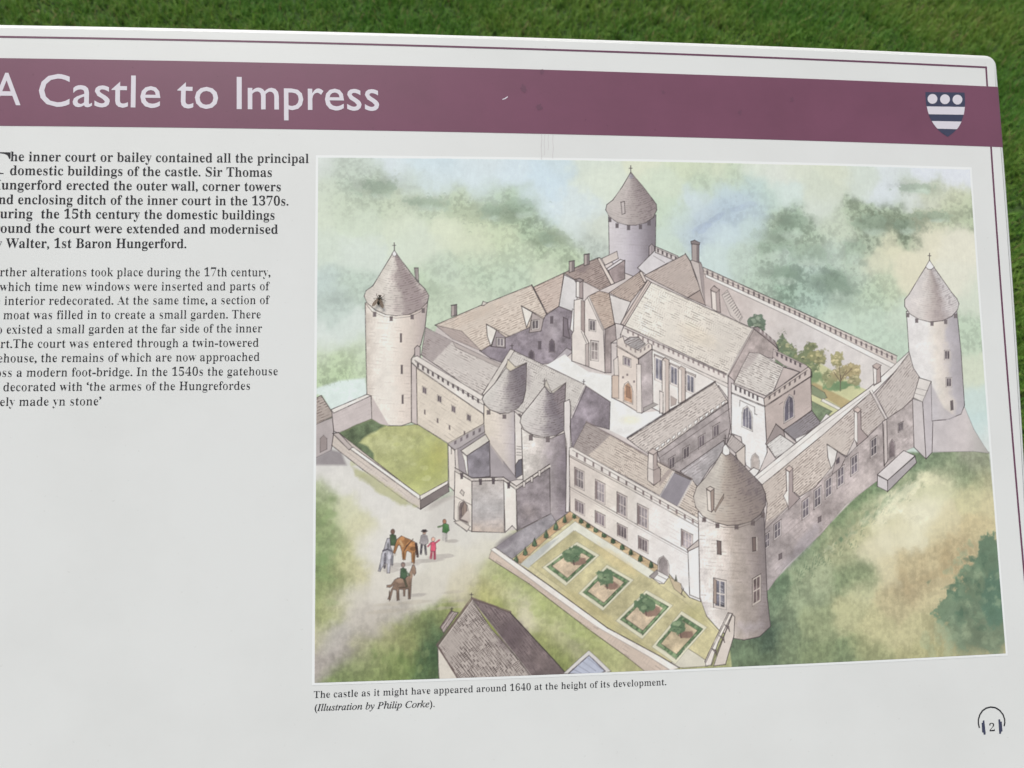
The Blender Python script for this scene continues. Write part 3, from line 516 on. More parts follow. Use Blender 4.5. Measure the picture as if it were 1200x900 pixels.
cone([(593,431),(580,449),(567,463),(564.8,468),(568,474),(574,480),(586,484.6),(596,484),(607,478),(613,471),(616,458),(617,440),(617,426),(598,434)],(596,424),(564.8,468),(618,464),[(0,(206,202,198)),(.4,(198,191,188)),(.62,(146,136,144)),(.85,(124,114,126)),(1,(120,110,124))],.4)
splat(619,445,4,16,(156,144,152),.55,.5); fill([(593,431),(595,421),(604,430),(617,425),(598,435)],(206,194,170),ink=.6)
for x,y in [(572.5,481),(591,486),(608,485)]: fill([(x-1.8,y),(x+1.8,y),(x+1.8,y+4.5),(x-1.8,y+4.5)],(112,98,104),ink=.5,iw=.6)
part('gatehouse','entrance passage between the two gatehouse turrets')
fill([(603,482),(611,490),(613,562),(604,562)],(218,210,206)); fill([(604,545),(608,539),(611.5,538),(612,556),(604,561)],(100,98,118)); 
for y in (523,526,530,533): ln([(605.5,y),(610.5,y+.5)],1.0,.5)
part('turret','right round turret of the gatehouse')
B=[(611,502),(626,512),(645,514),(662,507),(667,600),(650,612),(640,604),(630,560),(613,565)]; fill(B,None,st=[(0,(218,212,206)),(.35,(208,198,194)),(.62,(162,150,158)),(1,(116,104,120))],g=((611,560),(666,560)),wash=.2); stones(B,(611,550),(664,555),.12)
cone([(638,453),(625,470),(611,487),(609.5,495),(614,503.5),(624,509.5),(638,512),(652,510),(661,504),(662,480),(663,449),(655,456),(645,461)],(640,445),(609.5,496),(668,496),[(0,(208,203,200)),(.4,(196,188,188)),(.58,(146,136,146)),(.8,(122,112,126)),(1,(136,122,132))],.45)
fill([(638,452),(640,445),(646,459),(663,448.5),(648,461)],(196,188,176),ink=.5); finial(638,451,7)
for x,y in [(622,510),(642,512)]: fill([(x-2,y),(x+2,y),(x+2,y+6),(x-2,y+6)],(112,98,104),ink=.5,iw=.6)
fill([(661,471),(667,468),(669,478),(668,500),(670,520),(667,600),(663,600),(664,520),(661,505)],(214,206,206)); ln([(668.5,470),(668,600)],1.2,.6)
part('gatehouse','battlemented forebuilding with an arched door')
fill([(536,526),(567,500),(569,513),(602,556),(606,562),(598,564),(552,564),(538,553)],(150,140,150),ink=.4)
fill([(573,520),(590,546),(600,558),(592,561),(573,557)],(160,150,160),ink=0); fill([(574,522),(590,545),(588,520),(575,510)],(206,192,186),ink=0,alpha=.5)
fill([(547,534),(573.5,517),(574.5,558),(549,562)],(126,120,136),wash=.2); fill([(540,528),(569,509),(573.5,516.5),(547,534)],(208,202,192)); fill([(541,530),(547,535),(549,560),(546,552),(544,540)],(226,220,212),ink=.5)
fill([(525,521),(546,509),(567,498),(568,506),(540,524),(533,527)],(168,158,164),ink=.6); notch((530,518),(566,500),5,2.6,4.4,(90,78,90),.8,False); ln([(525,520.5),(546,508.5),(567,497.5)],1.6,.5,(220,212,206)); ln([(525,519.5),(567,496.5)],.8,.7)
F=[(525,521),(533,528),(534,551),(534,577),(526,570)]; fill(F,(218,208,198)); ln([(529,525),(529,532)],1,.7)
F=[(533,550),(553,563),(553,623),(541,617),(532,608)]; fill(F,(219,209,199)); 
F=[(553,563),(591,562),(591,624),(553,623)]; fill(F,None,st=[(0,(186,176,174)),(.5,(178,174,178)),(.75,(174,166,168)),(1,(196,174,160))],g=((570,563),(570,624)),wash=.16); stones(F,(553,600),(591,600),.08)
F=[(590,563),(606,573),(606,622),(600,616),(592,624)]; fill(F,(224,217,210))
F=[(605,572),(644,546),(645,602),(606,622)]; fill(F,(142,130,140),wash=.25); splat(620,600,14,10,(168,150,150),.5); ln([(605,572),(606,622)],1.2,.7)
for a,b in [((533,550),(553,562)),((553,562),(590,561)),((590,561),(605,572)),((605,572),(644,546))]: ln([a,b],3.0,.9,(222,212,204)); ln([(a[0],a[1]-2),(b[0],b[1]-2)],1.1,.95); ln([(a[0],a[1]+2),(b[0],b[1]+2)],1.0,.9)
for x,y in [(541,556),(563,563),(578,562),(596,567),(614,566),(623,560),(632,553)]: fill([(x-1.6,y-1.5),(x+1.6,y-1.5),(x+1.2,y+5),(x-1,y+5)],(84,72,84) if x<600 else (210,200,196),ink=.6,iw=.7)
arch(538,585,10,24,.45,(112,96,98),(208,196,186),0); fill([(541,596),(544,588),(547,592),(547,606),(541,604)],(146,122,112),ink=.5); ln([(543,590),(543,605)],.7,.5); ln([(541,592),(541,604)],.7,.4); fill([(548,598),(551,600),(551,612),(540,608)],(196,180,172),ink=0); ln([(534,582),(553,592)],.8,.6); fill([(539,577),(541,574),(544,577),(543,581)],(196,186,178),ink=.6)
fill([(532,611),(540,610),(551,617),(547,623)],(214,204,194),ink=.6); ln([(533,613),(547,622)],.7,.6)
ground()
fill([(580,642),(606,623),(646,602),(652,612),(604,652),(600,655)],(154,147,152),ink=.4,wash=.2); splat(595,633,16,6,(124,115,122),.7,.5,.8,-.6)
# ---- garden
part('garden','formal garden with four hedged beds')
fill([(600,656),(667,600),(780,668),(800,688),(822,700),(830,726),(846,742),(830,778),(782,782),(700,728)],(204,194,146),ink=0,wash=.14)
fill([(602,656),(668,599),(674,606),(640,632),(610,660)],(190,152,112),ink=.3,wash=.2); fill([(668,599),(780,666),(775,674),(757,664),(672,610)],(208,178,132),ink=0,wash=.15); 
fill([(610,661),(674,611),(758,664),(770,673),(760,679),(680,626),(672,622),(625,660),(619,665)],(218,217,200),ink=.2); fill([(610,661),(640,637),(655,630),(640,645),(619,666)],(184,186,180),ink=0,soft=2)
fill([(622,663),(674,622),(800,703),(825,725),(846,745),(830,776),(790,780),(690,712)],(196,186,136),ink=.15,wash=.14); splat(690,712,40,8,(186,172,114),.6,.6,.8,.6); splat(740,752,40,8,(178,170,112),.6,.6,.8,.6); splat(815,720,20,16,(176,170,112),.7); splat(720,655,34,7,(206,184,128),.5,.6,.8,.6)
fill([(782,779),(806,760),(832,776),(829,779),(800,781)],(206,200,180),ink=.5)
beds=[[(641,664),(675,639),(697,652),(664,682)],[(683,694),(711,666),(737,681),(707,711)],[(727,726),(757,696),(783,711),(753,744)],[(769,756),(798,721),(823,737),(792,772)]]
for k,b in enumerate(beds):
    part('hedged_bed',['first hedged bed, nearest the gatehouse','second hedged bed from the gatehouse','third hedged bed from the gatehouse','hedged bed nearest the front tower'][k])
    c=np.mean(b,0); o=[tuple(c+(np.array(p)-c)*1.20) for p in b]; fill(o,(214,210,180),ink=.2)
    fill(b,(110,138,94),ink=.3,wash=.45,rag=1.2); inn=[tuple(c+(np.array(p)-c)*.80) for p in b]; fill(inn,(206,182,150) if k<3 else (192,172,136),ink=.5,wash=.2,rag=.8)
    for i in range(4):
        a,d=np.array(b[i]),np.array(b[(i+1)%4])
        for t in np.linspace(.04,.96,12):
            q=c+(a+(d-a)*t-c)*.9; splat(q[0],q[1],1.7,1.4,(78,108,72) if rng.random()<.5 else (140,164,116),.55,.8,.5)
    for i in (1,2): ln([b[i],b[(i+1)%4]],1.2,.55,(58,80,58))
    t=np.array(b[1])*.32+c*.68; splat(t[0]+7,t[1]+5,8,4,(128,96,84),.8,.8,.4); tree(t[0]-1,t[1]-4,8,7.5,(146,168,124),(90,118,84)); ln([(t[0]+1,t[1]+4),(t[0]+1.5,t[1]+9)],1.3,.8,(80,62,60))
part('clipped_bush','row of small clipped bushes round the garden border')
for x,y in [(673,603),(662,608),(651.5,616.5),(640,626),(626.5,635.5),(615.5,646),(605,655),(681,608.5),(689,614),(698.5,619),(708,625),(718.5,632),(729.5,639.5),(739.5,646),(750.5,653.5),(763,661)]:
    fill([(x,y-5),(x+2.4,y+1),(x+2.6,y+4),(x,y+5),(x-2.6,y+4),(x-2.4,y+1)],(70,94,66),ink=.4,rag=1.2,wash=.4); splat(x-1,y,1.2,2.4,(124,146,104),.6); splat(x+4,y+4,3.2,1.6,(132,104,84),.5)
part('garden_wall','long coped wall along the front of the garden')
fill([(574,650),(576,645),(640,690),(700,733),(786,783),(757,786),(690,737),(620,684),(573,654)],(206,182,164),ink=.3); stones([(574,650),(786,783),(757,786),(573,654)],(574,650),(786,783),.25)
fill([(575,644),(580,641),(645,687),(712,736),(796,781),(786,784),(700,735),(640,692)],(228,221,216),ink=.3); ln([(580,641.5),(645,687),(712,736),(796,781)],1.1,.8); ln([(573,654),(620,684),(690,738),(757,786)],.8,.5)
# ---- garden front
part('range','garden front with tall sash windows and battlements')
W=[(667,528),(745,573),(820,615),(821,705),(808,700),(780,668),(700,620),(668,599)]
fill(W,None,st=[(0,(214,200,192)),(.3,(221,210,200)),(.6,(226,219,217)),(1,(228,226,228))],g=((668,570),(820,640)),wash=.06); stones(W,(667,560),(820,645),.09)
R=[(687,495),(725,515),(765,538),(790,552),(811,562),(820,575),(818,608),(800,596),(740,562),(671,526)]
fill(R,(210,194,181)); rows(R,(687,495),(811,562),2.6,.42,(124,96,90),4.5); fill([(687,495),(715,510),(701,524),(688,534),(671,526)],(160,146,148),ink=0,alpha=.75,soft=2); rows([(687,495),(715,510),(688,534),(671,526)],(687,495),(715,510),2.3,.5)
ln([(687,494),(765,537),(811,561)],2,.6,(130,112,112)); splat(795,600,10,6,(206,180,150),.5)
fill([(789,553),(811,563),(792,598),(771,584)],(138,132,148)); ln([(790,552),(771,585)],2.2,.8,(224,216,212)); ln([(811,563),(792,598)],2.2,.8,(224,216,212)); ln([(789,551),(811,561.5)],1.2,.7)
fill([(772,563),(783,550),(788,551),(773,570)],(160,140,140),ink=0,alpha=.7)
fill([(760,530),(765,526),(770,530),(770,545),(774,550),(774,563),(766,569),(759,562),(759,548)],(172,152,150)); fill([(760,531),(765.5,533),(765.5,548),(766,568),(759,563),(759,549)],(216,204,199),ink=.5); fill([(759,529.5),(765,525.5),(771,529),(765.5,533)],(190,172,168),ink=.6); ln([(759,548),(766,551),(774,547)],.8,.6)
fill([(667,525),(671,524),(745,566),(818,607),(820,615),(745,574),(667,533)],(222,214,209),ink=.5); notch((671,528),(817,611),15,2.2,5.0,(120,100,104),.9); ln([(667,535),(745,577),(820,619)],.9,.6); ln([(667,570),(745,614),(807,648)],.9,.55); ln([(667,573),(745,617),(805,650)],.6,.35)
for x,y,w,h in [(674.5,549,9,20),(698.5,563,9.5,22),(724,578,9.5,23),(748,591.5,10.5,23),(799.5,621.5,11,18)]: win(x,y,w,h,.5,3,2,(140,130,140),(208,192,188),.6); fill([(x-1,y),(x+1.3,y+1),(x+1.3,y+h),(x-1,y+h-1)],(128,108,112),ink=0)
for x,y,w,h in [(675,586,9,13),(698.5,599.5,9.5,13),(724.5,614,9.5,13.5),(749,629,9.5,14)]: win(x,y,w,h,.5,3,1,(120,106,118),(206,190,186),.5); fill([(x-1,y),(x+1.3,y+1),(x+1.3,y+h),(x-1,y+h-1)],(128,108,112),ink=0)
arch(772,651,10.5,20,.3,(150,138,142),(216,206,204),0); fill([(761,675),(769,668),(784,676),(778,684),(773,684)],(222,220,218),ink=.6); ln([(764,677),(776,683)],.7,.6); ln([(767,672),(781,679)],.7,.6); fill([(761,676),(770,668),(771,672),(766,678)],(150,140,142),ink=.4)
fill([(784,676),(798,684),(799,697),(790,690)],(202,178,138),ink=.4); fill([(790.5,681),(792,674),(793.5,681)],(80,92,76),ink=.3); ln([(797,684),(801,690),(798,696),(803,700)],.9,.7)
# ---- front tower
part('tower','round tower with conical roof at the front corner')
fill([(806,645),(819,640),(820,702),(808,697)],(229,226,228)); fill([(805,644),(819,632),(819,640),(806,646)],(192,178,174))
B=[(818,600),(819,650),(820,700),(828,722),(843,739),(860,748),(872,750),(890,746),(903,734),(899,700),(897,650),(895,595)]
fill(B,None,st=[(0,(214,206,206)),(.15,(226,218,214)),(.4,(212,198,190)),(.52,(182,166,156)),(.75,(166,150,146)),(1,(128,116,122))],g=((818,660),(899,656)),wash=.13); stones(B,(818,660),(898,665),.20,sp=4.2); splat(880,735,22,10,(172,162,178),.5); splat(886,650,10,40,(140,124,122),.35)
cone([(849,524),(838,543),(826,560),(816,571),(812.5,582),(815,594),(823,604.5),(836,611.5),(852,615.5),(866,615),(880,611),(891,603),(897,592),(897,579),(892,567),(878,553),(864,538)],(851,519),(812.5,586),(897.5,586),[(0,(194,184,176)),(.2,(206,197,186)),(.45,(182,165,152)),(.62,(158,140,132)),(.85,(142,125,122)),(1,(132,118,120))],.34,3.0)
fill([(850,520),(847,524),(846.5,531),(850,534),(854.5,532.5),(855,527)],(230,230,230),ink=.7); finial(849.8,521,11)
fill([(837,598),(848,579),(847.5,584),(838,600)],(150,128,114),ink=.5); fill([(828,573),(833,570.5),(836.5,574),(836.5,597),(834,600),(830,598)],(158,134,124)); fill([(828,574),(832.5,576),(833.5,600),(829.5,598)],(214,202,192),ink=.5); fill([(827.5,572.5),(832,570),(837,572.5),(832.5,576)],(206,190,180),ink=.7)
for x,y in [(825,606.5),(840.5,613.5),(863,615),(882,610.5),(894,601)]: fill([(x-2,y),(x+2,y),(x+2,y+5),(x-2,y+5)],(110,94,98),ink=.5,iw=.6)
ln([(819,604),(830,612),(848,618),(866,618),(884,612.5),(895,603)],.7,.5)
fill([(840,633.5),(844.5,634.5),(845,650),(840.5,649)],(120,98,96)); ln([(840,633.5),(844.8,634.5),(845,650)],1,.6); fill([(881.5,630),(885.5,629.5),(886,645),(882,646)],(118,96,94)); ln([(886.5,630),(886.8,645)],1.6,.7,(206,192,182))
win(837.5,679,12,31,.2,2,2,(112,112,134),(214,202,196),.7); fill([(836,678),(839.5,680),(839.5,708),(836,706)],(166,140,128),ink=.5); win(882.5,679,8,29,-.6,2,2,(108,88,92),(196,182,172),.6)
for i in range(26): x=845+rng.random()*3; y=684+rng.random()*26; ln([(x-3,y),(x+1,y+2)],.6,.3,(226,226,232))
part('curtain_wall','short sloping battlemented wall below the front tower')
fill([(858,719),(861,723),(860,745),(850,777),(836,779),(846,752)],(208,194,184)); fill([(853,718),(858,719),(842,752),(833,778),(827,779),(826,774)],(222,212,204)); ln([(854,719),(827,775)],.9,.7); ln([(858,721),(834,778)],1,.7)
for x,y in [(850,732),(844,745),(835,760)]: fill([(x-1,y),(x+4,y+2),(x+5,y+8),(x+3.5,y+5)],(112,96,100),ink=.5)
# ---- barn and skylight
part('barn','steep-roofed barn cut off by the bottom edge of the drawing')
fill([(513,757),(538,797),(515,797),(514,790)],(216,208,194)); fill([(516,735),(529,716),(537,718),(520,742)],(178,160,158)); rows([(516,735),(529,716),(537,718),(520,742)],(516,735),(529,716),2.4,.5); ln([(516,735),(529,715)],1.4,.8,(104,82,80)); finial(529.5,716,4)
R=[(553,703),(575,736),(600,764),(623,791),(538,797),(513,757)]; fill(R,(182,168,162)); rows(R,(553,703),(623,791),2.9,.62,(92,74,76),3.6,.1,.9)
R=[(553,702),(575,709),(598,718),(632,755),(664,789),(622,791)]; fill(R,(120,101,106),wash=.2); rows(R,(553,702),(622,791),2.9,.4,(70,54,62),3.6,.2,.6); splat(598,745,16,18,(92,74,84),.6,.7,.8,.8); splat(635,775,20,10,(140,118,120),.5,.7,.8,.8)
ln([(553,701),(535,726),(512,756)],2.6,.85,(108,86,82)); ln([(554,703),(514,758)],.9,.7,(214,200,190)); ln([(553,701),(598,717)],2.4,.8,(104,82,84)); ln([(598,718),(664,789)],1.2,.8); ln([(513,757),(538,797)],2,.85,(98,74,74)); ln([(553,703),(623,791)],1,.7,(190,176,170)); finial(552.5,700,5)
part('lean_to_roof','small glazed roof beside the barn')
fill([(660,788),(690,762),(716,785),(700,790)],(206,202,198),ink=.4); fill([(666,788),(690,768),(709,785),(700,789)],(176,182,202)); 
for i in range(4): ln([(671+i*6,783-i*4),(684+i*7,789-i*2)],.9,.6,(110,112,130))
ln([(666,788),(690,768),(709,785)],1.2,.8,(100,92,104))
# ---- people and horses
SH=(176,168,160)
for x,y,rx in [(468,662,16),(500,657,16),(518,652,16),(530,634,8),(490,697,12),(458,668,8)]: splat(x,y,rx,2.2,SH,.75,.7,.6,-.05)
def blob(x,y,rx,ry,c,ang=0,ink=.45):
    pts=[(x+math.cos(t)*rx*math.cos(ang)-math.sin(t)*ry*math.sin(ang), y+math.cos(t)*rx*math.sin(ang)+math.sin(t)*ry*math.cos(ang)) for t in np.linspace(0,6.283,13)[:-1]]
    fill(pts,c,ink=ink,iw=.5,wash=.3)
def limb(p,c,w=2.0,ink=0): ln(p,w,.95,c,.2,True)
def horse(pts,c,lab,dk,lt):
    part('horse',lab); fill(pts,c,ink=.6,iw=.7,wash=.25)
    for x,y,rx,ry,k in dk: splat(x,y,rx,ry,tuple(v*.62 for v in c),.75,.6,.6)
    for x,y,rx,ry in lt: splat(x,y,rx,ry,tuple(min(v*1.25,240) for v in c),.7,.6,.6)
part('person','rider in green standing behind the grey horse'); limb([(458.5,638),(459,650)],(206,198,186),3); limb([(462.5,638),(463,650)],(190,180,168),3); fill([(457,627),(460,625.5),(464,627.5),(465,636),(462.5,639.5),(457.5,639)],(74,98,66),ink=.6,iw=.6,wash=.3); blob(460.3,623,2.5,3,(116,86,72))
horse([(453.8,631),(456.7,630.5),(457.6,640.6),(459.8,645),(460.8,652),(460.5,662),(458.6,662),(458,655),(456.6,671.5),(453.6,671.5),(453.6,661),(450.5,660),(445.6,669.8),(443.4,669),(446,658),(447.3,649),(450,643.5),(452.2,636)],(170,168,176),'grey horse seen from behind',[(459.4,656,1,6,1),(455,640,1.6,4,1),(445.5,665,.9,4,1)],[(451,650,2.5,4),(456,651,2,4)])
limb([(451.5,649),(450.8,665)],(66,60,70),2.6); limb([(448.8,645.5),(454,643.5),(459.6,646)],(88,84,94),1.8)
horse([(460.6,647.5),(462.8,639),(465.4,632),(470.5,627.8),(474,629.5),(480.6,632.2),(486,635),(489.4,640.6),(490,650),(487.6,650),(486.8,646),(485.8,659),(482.5,659),(482,648),(477.7,645.5),(476.5,646),(475,656),(471.7,655.5),(470.8,645.5),(469,639.5),(466.8,638.5),(464.4,645),(462.8,649)],(180,120,68),'brown horse with its head lowered',[(485,653,1.2,6,1),(473,651,1,5,1),(484,643,3.5,2,1)],[(472,631,3,3),(480,637,4,2.5)])
limb([(474,645),(476.5,640),(484,631.8)],(78,56,48),1.3); limb([(487.5,637),(489.6,652)],(58,42,42),2.8); limb([(469,634),(472,640)],(206,160,108),2.6)
part('person','man in grey coat and dark hat'); limb([(494.3,638),(493.2,649)],(70,64,72),2.6); limb([(498,638),(499.2,649.5)],(60,54,62),2.6); fill([(493.5,627.5),(497,625.5),(500.6,628),(501.5,636.5),(497,639),(491.8,636.5)],(166,158,160),ink=.6,iw=.6,wash=.25); limb([(500,629),(501.5,634)],(140,132,136),2); blob(497.3,623.8,2.1,2.5,(196,158,138)); fill([(493.6,622.6),(495.5,620.6),(499,620.4),(501,622.6),(497,624)],(66,56,58),ink=.4)
part('person','child in red with one arm raised'); limb([(506,644),(505,654)],(178,62,84),2.7); limb([(509.2,644),(509.4,654.5)],(168,54,78),2.7); fill([(505,635.5),(508,634.5),(510.6,636),(511,643),(509.5,646.5),(504.5,645.5)],(190,64,88),ink=.5,iw=.6,wash=.25); limb([(510,636.5),(514.8,632.8)],(184,66,90),2); limb([(505,636.5),(501.6,640.3)],(184,66,90),2); blob(507.6,632,2.1,2.5,(210,152,134))
part('person','man in green pointing from the gate'); limb([(520,623),(519.5,632.5)],(168,162,158),2.8); limb([(522.8,623),(522.8,633.5)],(136,130,128),2.7); fill([(519,614.5),(522,613),(525.6,615),(526.6,621.5),(523,625),(518.4,623.5)],(74,128,68),ink=.6,iw=.6,wash=.3); limb([(519.5,616),(513.6,617.4)],(84,112,70),2.1); blob(520.8,611,2.2,2.7,(166,112,84))
horse([(485.6,662.6),(487,666),(487.4,671.5),(485.6,674.5),(483.6,671.5),(482.6,678),(482,686),(480.9,701.5),(478.6,701.5),(478.4,690),(475,690.5),(474.6,698.5),(472.8,698.5),(472.6,691),(467.6,690.5),(468,703),(465.2,703.6),(464.6,692),(460.6,690.5),(457.4,702.5),(454.6,702),(458.8,690.5),(461.6,685.5),(457,688.5),(453.4,688),(453.6,686),(458.5,685),(462.4,679.5),(466,677.2),(473.4,676.5),(478.4,675),(481.4,668),(483.4,662.5)],(140,112,92),'dark brown horse carrying a rider',[(466.5,698,.9,5,1),(456.5,697,.9,5,1),(479.8,695,.8,6,1),(472,688.5,5,1.2,1)],[(469,681,5,2.5),(482,673,1.6,4)])
part('person','rider in green on the dark brown horse'); limb([(473,676),(476.5,687)],(80,76,58),2.8); fill([(469.5,666.5),(472.5,665),(476,667),(477.4,675),(474,679),(469,677)],(66,90,64),ink=.6,iw=.6,wash=.3); limb([(475,669),(480,674)],(70,94,66),2.1); blob(472.4,661.8,2.3,2.9,(136,112,102))
ground()
CV = CV * .90 + CV.mean(2, keepdims=True) * .10
CV = CV ** 0.95
stone = np.zeros(IDS.shape, bool)
for k, (nm, lab) in enumerate(PARTS):
    if nm in ('tower', 'turret', 'range', 'curtain_wall', 'gatehouse', 'great_hall', 'chimney_wing', 'porch_tower', 'chapel', 'chapel_range', 'stone_hut', 'garden_wall', 'barn'): stone |= IDS == k
# the printed stone is a pale warm grey
g_ = CV.mean(2, keepdims=True); st_ = g_ + (CV - g_) * 0.66 + np.array([0.012, 0.004, -0.008]); st_ = st_ + 0.05 * (1 - st_)
land = g_ + (CV - g_) * 0.86; land = land + 0.035 * (1 - land)
CV = np.where(stone[..., None], st_, np.where((IDS == 0)[..., None], land, g_ + (CV - g_) * 0.84 + 0.012))
CV = np.clip(CV + 0.08 * (CV - 0.60), 0.03, 0.95)
CV += 0.010 * NG[..., None]
CV = np.clip(CV, 0, 1)
def drop_crumbs():
    """stray cells cut off from their part go back to the sheet"""
    for k in range(1, len(PARTS)):
        yy, xx = np.nonzero(IDS == k)
        if len(yy) == 0: continue
        s = (slice(yy.min(), yy.max() + 1), slice(xx.min(), xx.max() + 1)); m = IDS[s] == k
        L = np.where(m, np.arange(m.size).reshape(m.shape) + 1, 0)
        for _ in range(400):
            P = np.pad(L, 1); N = np.maximum.reduce([P[1:-1, 1:-1], P[:-2, 1:-1], P[2:, 1:-1], P[1:-1, :-2], P[1:-1, 2:]]); N[~m] = 0
            if (N == L).all(): break
            L = N
        u, c = np.unique(L[m], return_counts=True)
        for v, n in zip(u, c):
            if n < max(40, 0.06 * c.max()): IDS[s][L == v] = 0
drop_crumbs()
# ------------------------------------------------------------------ materials
def lin(c):
    c = np.asarray(c, float)
    return np.where(c <= 0.04045, c / 12.92, ((c + 0.055) / 1.055) ** 2.4)
def new_mat(name):
    m = bpy.data.materials.new(name); m.use_nodes = True
    b = m.node_tree.nodes['Principled BSDF']
    return m, m.node_tree, b
def node(t, kind, **kw):
    n = t.nodes.new(kind)
    for k, v in kw.items():
        if k in n.inputs: n.inputs[k].default_value = v
        else: setattr(n, k, v)
    return n
def dirt(t, b, base, amount=0.06, scale=9.0, tint=(0.9, 0.88, 0.84)):
    """faint weathering over a base colour: soft blotches and fine specks in object space"""
    tc = node(t, 'ShaderNodeTexCoord')
    n1 = node(t, 'ShaderNodeTexNoise', Scale=scale, Detail=5.0, Roughness=0.6)
    n2 = node(t, 'ShaderNodeTexNoise', Scale=320.0, Detail=2.0)
    t.links.new(tc.outputs['Object'], n1.inputs['Vector']); t.links.new(tc.outputs['Object'], n2.inputs['Vector'])
    r1 = node(t, 'ShaderNodeMapRange'); r1.inputs[1].default_value = 0.42; r1.inputs[2].default_value = 0.75; r1.inputs[4].default_value = amount
    r2 = node(t, 'ShaderNodeMapRange'); r2.inputs[1].default_value = 0.70; r2.inputs[2].default_value = 0.80; r2.inputs[4].default_value = amount * 1.5
    t.links.new(n1.outputs['Fac'], r1.inputs[0]); t.links.new(n2.outputs['Fac'], r2.inputs[0])
    ad = node(t, 'ShaderNodeMath', operation='ADD'); t.links.new(r1.outputs[0], ad.inputs[0]); t.links.new(r2.outputs[0], ad.inputs[1])
    mx = node(t, 'ShaderNodeMixRGB', blend_type='MULTIPLY')
    mx.inputs[1].default_value = (*base, 1); mx.inputs[2].default_value = (tint[0] * .6, tint[1] * .6, tint[2] * .6, 1)
    t.links.new(ad.outputs[0], mx.inputs[0]); t.links.new(mx.outputs[0], b.inputs['Base Color'])
    # slightly uneven gloss and surface
    rr = node(t, 'ShaderNodeMapRange'); rr.inputs[3].default_value = 0.27; rr.inputs[4].default_value = 0.40
    t.links.new(n1.outputs['Fac'], rr.inputs[0]); t.links.new(rr.outputs[0], b.inputs['Roughness'])
    return n1
WHITE_K = 1.06                       # albedo for what the photo shows as 1.0
def paint_mat(name, srgb, amount=0.06, k=1.0, scale=9.0):
    m, t, b = new_mat(name)
    base = tuple(np.clip(lin(np.array(srgb) / 255) * k, 0, 0.86))
    dirt(t, b, base, amount, scale)
    b.inputs['Specular IOR Level'].default_value = 0.5
    return m
M = {}
M['white'] = paint_mat('white_enamel', (224, 226, 225), 0.13)
M['rim'] = paint_mat('yellowed_edge', (208, 190, 156), 0.25)
M['bright'] = paint_mat('bright_white_print', (236, 239, 243), 0.03)
M['maroon'] = paint_mat('maroon_print', (120, 75, 97), 0.34, 1.0, 16.0)
M['line'] = paint_mat('maroon_line', (104, 62, 86), 0.1)
M['pale'] = paint_mat('pale_lettering', (216, 212, 221), 0.04)
M['ink'] = paint_mat('black_print', (22, 21, 28), 0.03)
M['grey_ink'] = paint_mat('body_print', (26, 25, 31), 0.03)
M['navy'] = paint_mat('navy_print', (62, 66, 90), 0.08)
M['metal'] = paint_mat('galvanised_steel', (150, 152, 155), 0.2); M['metal'].node_tree.nodes['Principled BSDF'].inputs['Metallic'].default_value = 0.8
m, t, b = new_mat('watercolour_print')
at = node(t, 'ShaderNodeVertexColor', layer_name='print'); t.links.new(at.outputs[0], b.inputs['Base Color'])
tc = node(t, 'ShaderNodeTexCoord'); n1 = node(t, 'ShaderNodeTexNoise', Scale=9.0, Detail=4.0); t.links.new(tc.outputs['Object'], n1.inputs['Vector'])
rr = node(t, 'ShaderNodeMapRange'); rr.inputs[3].default_value = 0.27; rr.inputs[4].default_value = 0.40
t.links.new(n1.outputs['Fac'], rr.inputs[0]); t.links.new(rr.outputs[0], b.inputs['Roughness'])
b.inputs['Specular IOR Level'].default_value = 0.5
M['print'] = m

# ------------------------------------------------------------------ helpers
def link(o, parent=None):
    SC.collection.objects.link(o)
    if parent is not None: o.parent = parent
    return o
def mesh_obj(name, V, F, mat, parent=None, smooth=False):
    me = bpy.data.meshes.new(name); me.from_pydata([tuple(map(float, v)) for v in V], [], F); me.update()
    if mat: me.materials.append(mat)
    if smooth:
        for p in me.polygons: p.use_smooth = True
    return link(bpy.data.objects.new(name, me), parent)
def fast_mesh(name, V, quads, mat):
    me = bpy.data.meshes.new(name); n = len(quads); k = quads.shape[1]
    me.vertices.add(len(V)); me.vertices.foreach_set('co', V.astype(np.float32).ravel())
    me.loops.add(n * k); me.loops.foreach_set('vertex_index', quads.astype(np.int32).ravel())
    me.polygons.add(n); me.polygons.foreach_set('loop_start', (np.arange(n) * k).astype(np.int32))
    me.materials.append(mat); me.update(calc_edges=True); me.validate()
    return me
def tag(o, label=None, cat=None, group=None, kind=None):
    if label: o['label'] = label
    if cat: o['category'] = cat
    if group: o['group'] = group
    if kind: o['kind'] = kind
    return o
def m3(p, z=0.0):
    q = mm(p) / 1000.0
    return [(a, b_, z) for a, b_ in q]

# ------------------------------------------------------------------ the lawn
gm, t, b = new_mat('lawn_soil')
tc = node(t, 'ShaderNodeTexCoord'); n1 = node(t, 'ShaderNodeTexNoise', Scale=5.0, Detail=8.0, Roughness=0.7)
cr = node(t, 'ShaderNodeValToRGB'); t.links.new(tc.outputs['Object'], n1.inputs['Vector']); t.links.new(n1.outputs['Fac'], cr.inputs[0])
cr.color_ramp.elements[0].position = 0.3; cr.color_ramp.elements[0].color = (0.022, 0.048, 0.010, 1)
cr.color_ramp.elements[1].position = 0.7; cr.color_ramp.elements[1].color = (0.050, 0.095, 0.020, 1)
t.links.new(cr.outputs[0], b.inputs['Base Color']); b.inputs['Roughness'].default_value = 0.95
ground_o = mesh_obj('ground', [(-150, -150, 0), (150, -150, 0), (150, 150, 0), (-150, 150, 0)], [(0, 1, 2, 3)], gm)
tag(ground_o, kind='structure')

